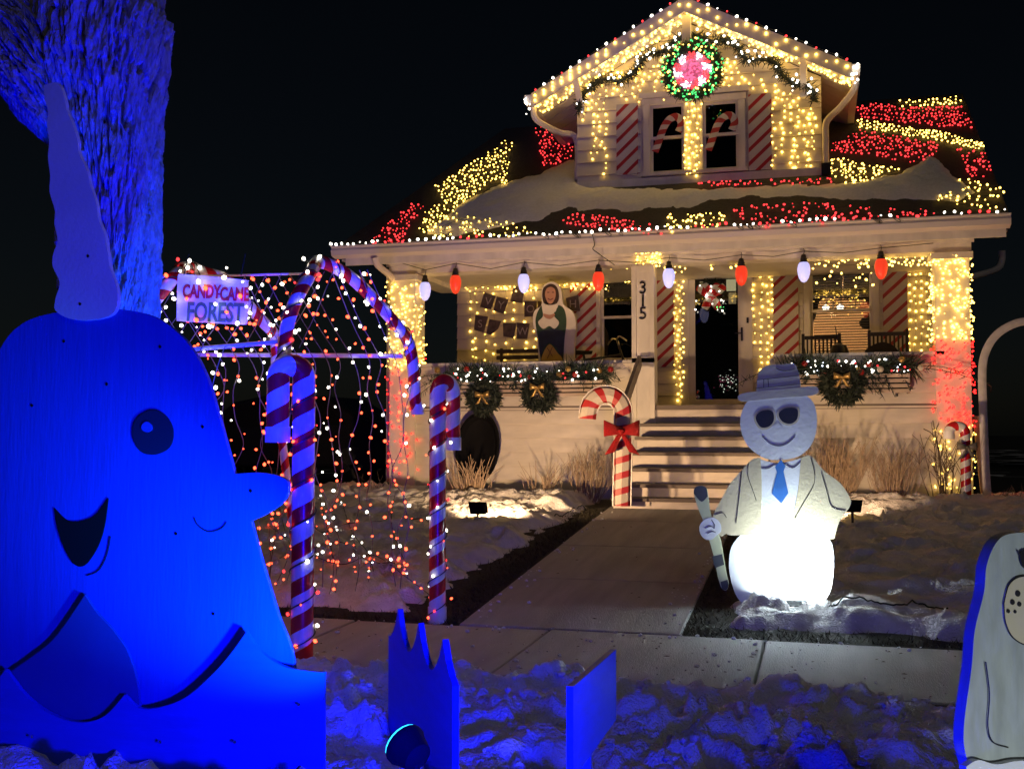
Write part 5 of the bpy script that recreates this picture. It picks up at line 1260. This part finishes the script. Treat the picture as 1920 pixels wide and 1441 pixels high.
tt = flood('blue_flood_lamp','square blue floodlight low in the parkway snow facing the narwhal',(-.55,2.3,.30),(-2.3,3.62,.95),BLUE2,270,112,.16,.11,blend=.85,lens='blue_lens')
flood('blue_flood_lamp','square blue floodlight in the parkway snow facing the stake sign and sidewalk',(-.30,2.2,.34),(-.35,4.2,.0),BLUE2,60,165,.16,.11,blend=.9,lens='blue_lens')

flood('blue_flood_lamp','square blue floodlight at the foot of the tree behind the narwhal',(-2.3,3.95,.16),(-3.25,4.75,2.6),BLUE2,680,110,.16,.11,lens='blue_lens')
flood('flood_lamp','small white floodlight in the parkway snow facing the bird cutout',(1.35,2.35,.14),(.62,3.35,.7),(.9,.98,1),22,90,.14,.09,lens='b_cool')
# ================================================================== TREE IN THE PARKWAY
tr = thing('tree','thick rough-barked tree lit blue behind the narwhal','tree',(-3.35,4.75,0))
def bark_tube(path,rad,nseg,nz,seed,name):
    P = catmull(path,6,False); R = [float(q[0]) for q in catmull([(r,0) for r in rad],6,False)]
    seg = np.cumsum([0]+[np.linalg.norm(P[i+1]-P[i]) for i in range(len(P)-1)]); s = np.linspace(0,seg[-1],nz)
    C = np.stack([np.interp(s,seg,[p[k] for p in P]) for k in range(3)],-1); RR = np.interp(s,seg,R)
    T = np.gradient(C,axis=0); T /= np.linalg.norm(T,axis=1)[:,None]
    a = np.linspace(0,2*math.pi,nseg,endpoint=False); ref = np.array([0,1.,.1])
    N1 = np.cross(T,ref); N1 /= np.linalg.norm(N1,axis=1)[:,None]; B1 = np.cross(T,N1)
    A,S = np.meshgrid(a,s); per = 5.
    cx = np.cos(A)*per*.55; cyy = np.sin(A)*per*.55
    u1 = cx*1.5+cyy*.5+seed+.45*fbm(cx+S*2,cyy+S*1.3,3); v1 = S*3.4+cyy*1.2
    rg = np.abs(perlin(u1*1.6,v1*.9+3))+.6*np.abs(perlin(u1*3.1+7,v1*1.7)); gro = np.clip(rg*5.0,0,1)
    disp = (gro-.8)*.055+.03*fbm(cx*1.6+seed,cyy*1.6+S*4,3)+.014*fbm(cx*7,cyy*7+S*14,3)
    Rr = RR[:,None]+disp*np.clip(RR[:,None]/.2,.3,1.2)
    V = C[:,None,:]+N1[:,None,:]*(np.cos(A)*Rr)[...,None]+B1[:,None,:]*(np.sin(A)*Rr)[...,None]
    idx = np.arange(nz*nseg).reshape(nz,nseg); nx = np.roll(idx,-1,1)
    Fq = np.stack([idx[:-1],nx[:-1],nx[1:],idx[1:]],-1).reshape(-1,4)
    b = MB(); b.v = [tuple(p) for p in V.reshape(-1,3)]; b.f = Fq.tolist(); b.m = [0]*len(b.f); return b.build(name,'bark',tr,smooth=False)
ctr = lambda pxl,pxr,py,Y: (atY(pxl,py,Y)+atY(pxr,py,Y))/2
def tpt(pxl,pxr,py,Y=4.75): c = ctr(pxl,pxr,py,Y); return tuple(c), float(np.linalg.norm(atY(pxl,py,Y)-atY(pxr,py,Y))/2)
rows = [tpt(132,278,620),tpt(135,280,480),tpt(135,282,360),tpt(125,283,260),tpt(100,288,150),tpt(95,292,20)]
base = rows[0][0]
path = [(base[0]-.03,base[1],-.1),(base[0]-.01,base[1],.5)]+[r[0] for r in rows]+[(rows[-1][0][0]+.05,4.8,3.7),(rows[-1][0][0]+.25,4.9,5.2),(rows[-1][0][0]+.3,5.1,7.5)]
rad = [rows[0][1]*1.5,rows[0][1]*1.12]+[r[1] for r in rows]+[rows[-1][1]*.75,.18,.07]
bark_tube(path,rad,300,420,1.3,'trunk')
lp_ = [tpt(140,250,330)[0],tuple(atY(110,160,4.7)),tuple(atY(40,70,4.66)),tuple(atY(-80,10,4.6)),tuple(atY(-250,-150,4.5)),(-5.6,4.4,4.8),(-6.3,4.3,7.0)]
bark_tube(lp_,[.10,.24,.25,.22,.19,.14,.05],220,320,4.1,'limb')
for k in range(5):
    z = 3.8+.6*k; a = random.uniform(0,6.28); p0 = np.array([path[-2][0],5.0,z]); dd = np.array([math.cos(a),math.sin(a),.9])
    MB().tube([p0+dd*f*1.8+np.array([0,0,.3*f*f]) for f in np.linspace(0,1,6)],[.07,.055,.045,.035,.02,.01],7).build('branch','bark',tr)

# ================================================================== YARD
def shrub(c,label,n,h,spread,m='twig',lean=0.,r=.0045,fork=0):
    t = thing('dry_shrub',label,'shrub',c,'dry shrubs along the porch wall'); b = MB()
    for _ in range(n):
        a = random.uniform(0,6.28); q = random.random()**.6*spread; hh = h*random.uniform(.55,1.05)
        base = np.array(c)+np.array([math.cos(a)*q*.35,math.sin(a)*q*.25,-.05]); tip = np.array(c)+np.array([math.cos(a)*q+lean*hh,math.sin(a)*q*.6,hh])
        tip += np.array([random.gauss(0,.05),random.gauss(0,.03),0]); md = (base+tip)/2+np.array([random.gauss(0,.05),random.gauss(0,.04),.04]); P_ = catmull([base,md,tip],4,False)
        b.tube(P_,[r*(1-.55*i/(len(P_)-1)) for i in range(len(P_))],4)
        for _f in range(fork):
            k = random.randint(3,6); e = P_[k]+np.array([random.uniform(-.15,.15),random.uniform(-.08,.08),random.uniform(.1,.25)]); b.tube([P_[k],(P_[k]+e)/2+np.array([0,0,.02]),e],r*.5,4)
    b.build('stems',m,t)
def sp3(px,py,Y): q = atY(px,py,Y); return (float(q[0]),Y,float(gz(Y))+.02)
shrub(sp3(885,905,13.3),'clump of cut dry stems in front of the black sled',70,.55,.38,r=.006)
shrub(sp3(1015,900,13.5),'low clump of dry stems leaning beside the black sled',40,.48,.40,lean=.2,r=.005)
shrub(sp3(1105,895,13.6),'dense dry shrub behind the hook of the tinsel cane',60,.62,.36,lean=.1,fork=3)
shrub(sp3(1565,900,13.6),'tall dry shrub right behind the snowman cutout',85,.80,.42,lean=.05,fork=3)
shrub(sp3(1672,915,13.6),'fine dry shrub under the end of the lit window box',75,.68,.36,lean=.1,fork=3,r=.0035)
shrub(sp3(1772,925,13.5),'dark branching shrub in front of the red-lit column',22,.95,.40,'twig_dark',r=.006,fork=3)
shrub(sp3(1885,935,13.4),'small tuft of pale dry stems outside the metal hoop',14,.28,.18,lean=.2)
shrub(sp3(690,905,13.2),'sparse bent twigs beside the corner column',9,.35,.4,'twig_dark',r=.004,fork=1)
# black sled leaning on the wall
sc0 = atY(893,838,14.0); pts = []
sl_ = thing('sled','black oval plastic sled leaning against the clapboards under the wreath','sled',(sc0[0],14.0,.45))
def oval(k,off): return [(sc0[0]+.295*k*math.cos(a),14.05+off+.12*math.sin(a),sc0[2]+.46*k*math.sin(a)-(.02 if math.sin(a) < 0 else 0)) for a in np.linspace(0,2*math.pi,29)[:-1]]
b = MB(); vs = oval(1,0)+oval(.94,-.02)+oval(.80,.05)+oval(.4,.07)
b.add(vs,[(i*28+j,i*28+(j+1)%28,(i+1)*28+(j+1)%28,(i+1)*28+j) for i in range(3) for j in range(28)]+[tuple(range(84,112))]); o = b.build('shell','blackplastic',sl_,smooth=True); md = o.modifiers.new('s','SOLIDIFY'); md.thickness = .012
MB().tube([oval(1,0)[k%28] for k in range(29)],.014,6,cap=False).build('rim','blackplastic',sl_,smooth=True)
# dark planks leaning by the column
pb0 = atY(1845,915,14.2); pk_ = MB().beam((pb0[0]+.02,14.1,.42),(HX1+.08,14.45,1.5),.12,.03)
tag(pk_.build('plank','plank'),'weathered plank leaning against the outside of the porch column','plank')
# metal hoop
hp = [(1851,925),(1847,860),(1843,760),(1842,690),(1850,655),(1868,628),(1895,610),(1925,602),(1965,605),(2000,622),(2025,655),(2035,700),(2040,800),(2045,925)]
hpts = [atY(x,y,13.7) for x,y in catmull(hp,5,False)]; hpts[0][2] = .35; hpts[-1][2] = .35
tag(MB().tube([tuple(p) for p in hpts],.045,6,flat=.35,ref=(1,0,0)).build('metal_hoop','metal_white',smooth=True),'tall pale metal hoop standing in the side yard beside the porch','hoop')
# cords on the snow
def snowcord(label,pts,m='wire',r=.006):
    L = [atP(x,y,(0,7.16,.14),(0,-SLOPE,1)) for x,y in catmull(pts,8,False)]
    for p in L: p[2] = float(lawn_snow(np.array([p[0]]),np.array([p[1]]))[0])+.012
    tag(MB().tube(L,r,5).build('power_cord',m),label,'cord')
snowcord('black power cord running over the snow from the snowman cutout',[(1555,1128),(1585,1120),(1640,1122),(1680,1125),(1720,1112),(1755,1110),(1790,1125),(1840,1120)])
snowcord('black power cord in the snow beside the tinsel cane',[(1040,948),(1070,938),(1095,930),(1130,945),(1155,935)])
# car in the dark drive
cxx,cyy = -8.6,17.2
car = thing('parked_car','dark car parked in the unlit drive beyond the light curtain','car',(cxx,cyy,.43))
prof = [(-2.2,.30),(-2.25,.62),(-2.05,.86),(-1.35,.95),(-.75,1.38),(-.2,1.48),(.9,1.46),(1.55,1.08),(2.15,.98),(2.25,.62),(2.2,.30)]
cb = MB().poly([(cxx+x,cyy-.85,.43+z) for x,z in prof],(0,1.7,0)).build('body','carpaint',car,recalc=True); md = cb.modifiers.new('b','BEVEL'); md.width = .07; md.segments = 3; md.limit_method = 'ANGLE'
MB().poly([(cxx+x,cyy-.856,.43+z) for x,z in [(-1.15,.97),(-.65,1.34),(-.15,1.41),(-.15,.97)]],(0,.003,0)).build('window','carglass',car,recalc=True)
MB().poly([(cxx+x,cyy-.856,.43+z) for x,z in [(-.05,.97),(-.05,1.41),(.85,1.39),(1.3,1.0)]],(0,.003,0)).build('window','carglass',car,recalc=True)
for x in (-1.4,1.4):
    for y in (-.86,.66):
        wh = MB().lathe([(.2,0),(.31,.01),(.33,.05),(.33,.17),(.31,.2),(.2,.2)],(cxx+x,cyy+y-.01,.43+.33),24,'y').build('wheel','rubber',car,smooth=True,recalc=True)
        sp2 = MB()
        for k in range(5): a = k*2*math.pi/5; sp2.beam((cxx+x,cyy+y-.02,.76),(cxx+x+.2*math.cos(a),cyy+y-.02,.76+.2*math.sin(a)),.05,.02,(0,1,0))
        sp2.build('rim','chrome',wh)
# dark conifer at the far side
pt = thing('pine_tree','dark conifer standing behind the house against the night sky','tree',(9.0,27,.43))
MB().tube([(9,27,.3),(9,27,14)],[.3,.04],8).build('trunk','bark',pt)
b = MB()
for k in range(150):
    f = (k+.5)/150; z = 2.5+11.5*f; R = 3.6*(1-f)**.8+.2; a = k*2.4; L = R*random.uniform(.7,1.05)
    path = [np.array([9+math.cos(a)*L*g_,27+math.sin(a)*L*g_,z-.6*L*g_*.5+.25*L*g_*g_]) for g_ in (0,.3,.6,1)]
    b.tube(path,[.03,.025,.018,.006],4,cap=False); needles(b,path,.25,70,.30,.03,.4)
b.build('crown','needle_dark',pt)
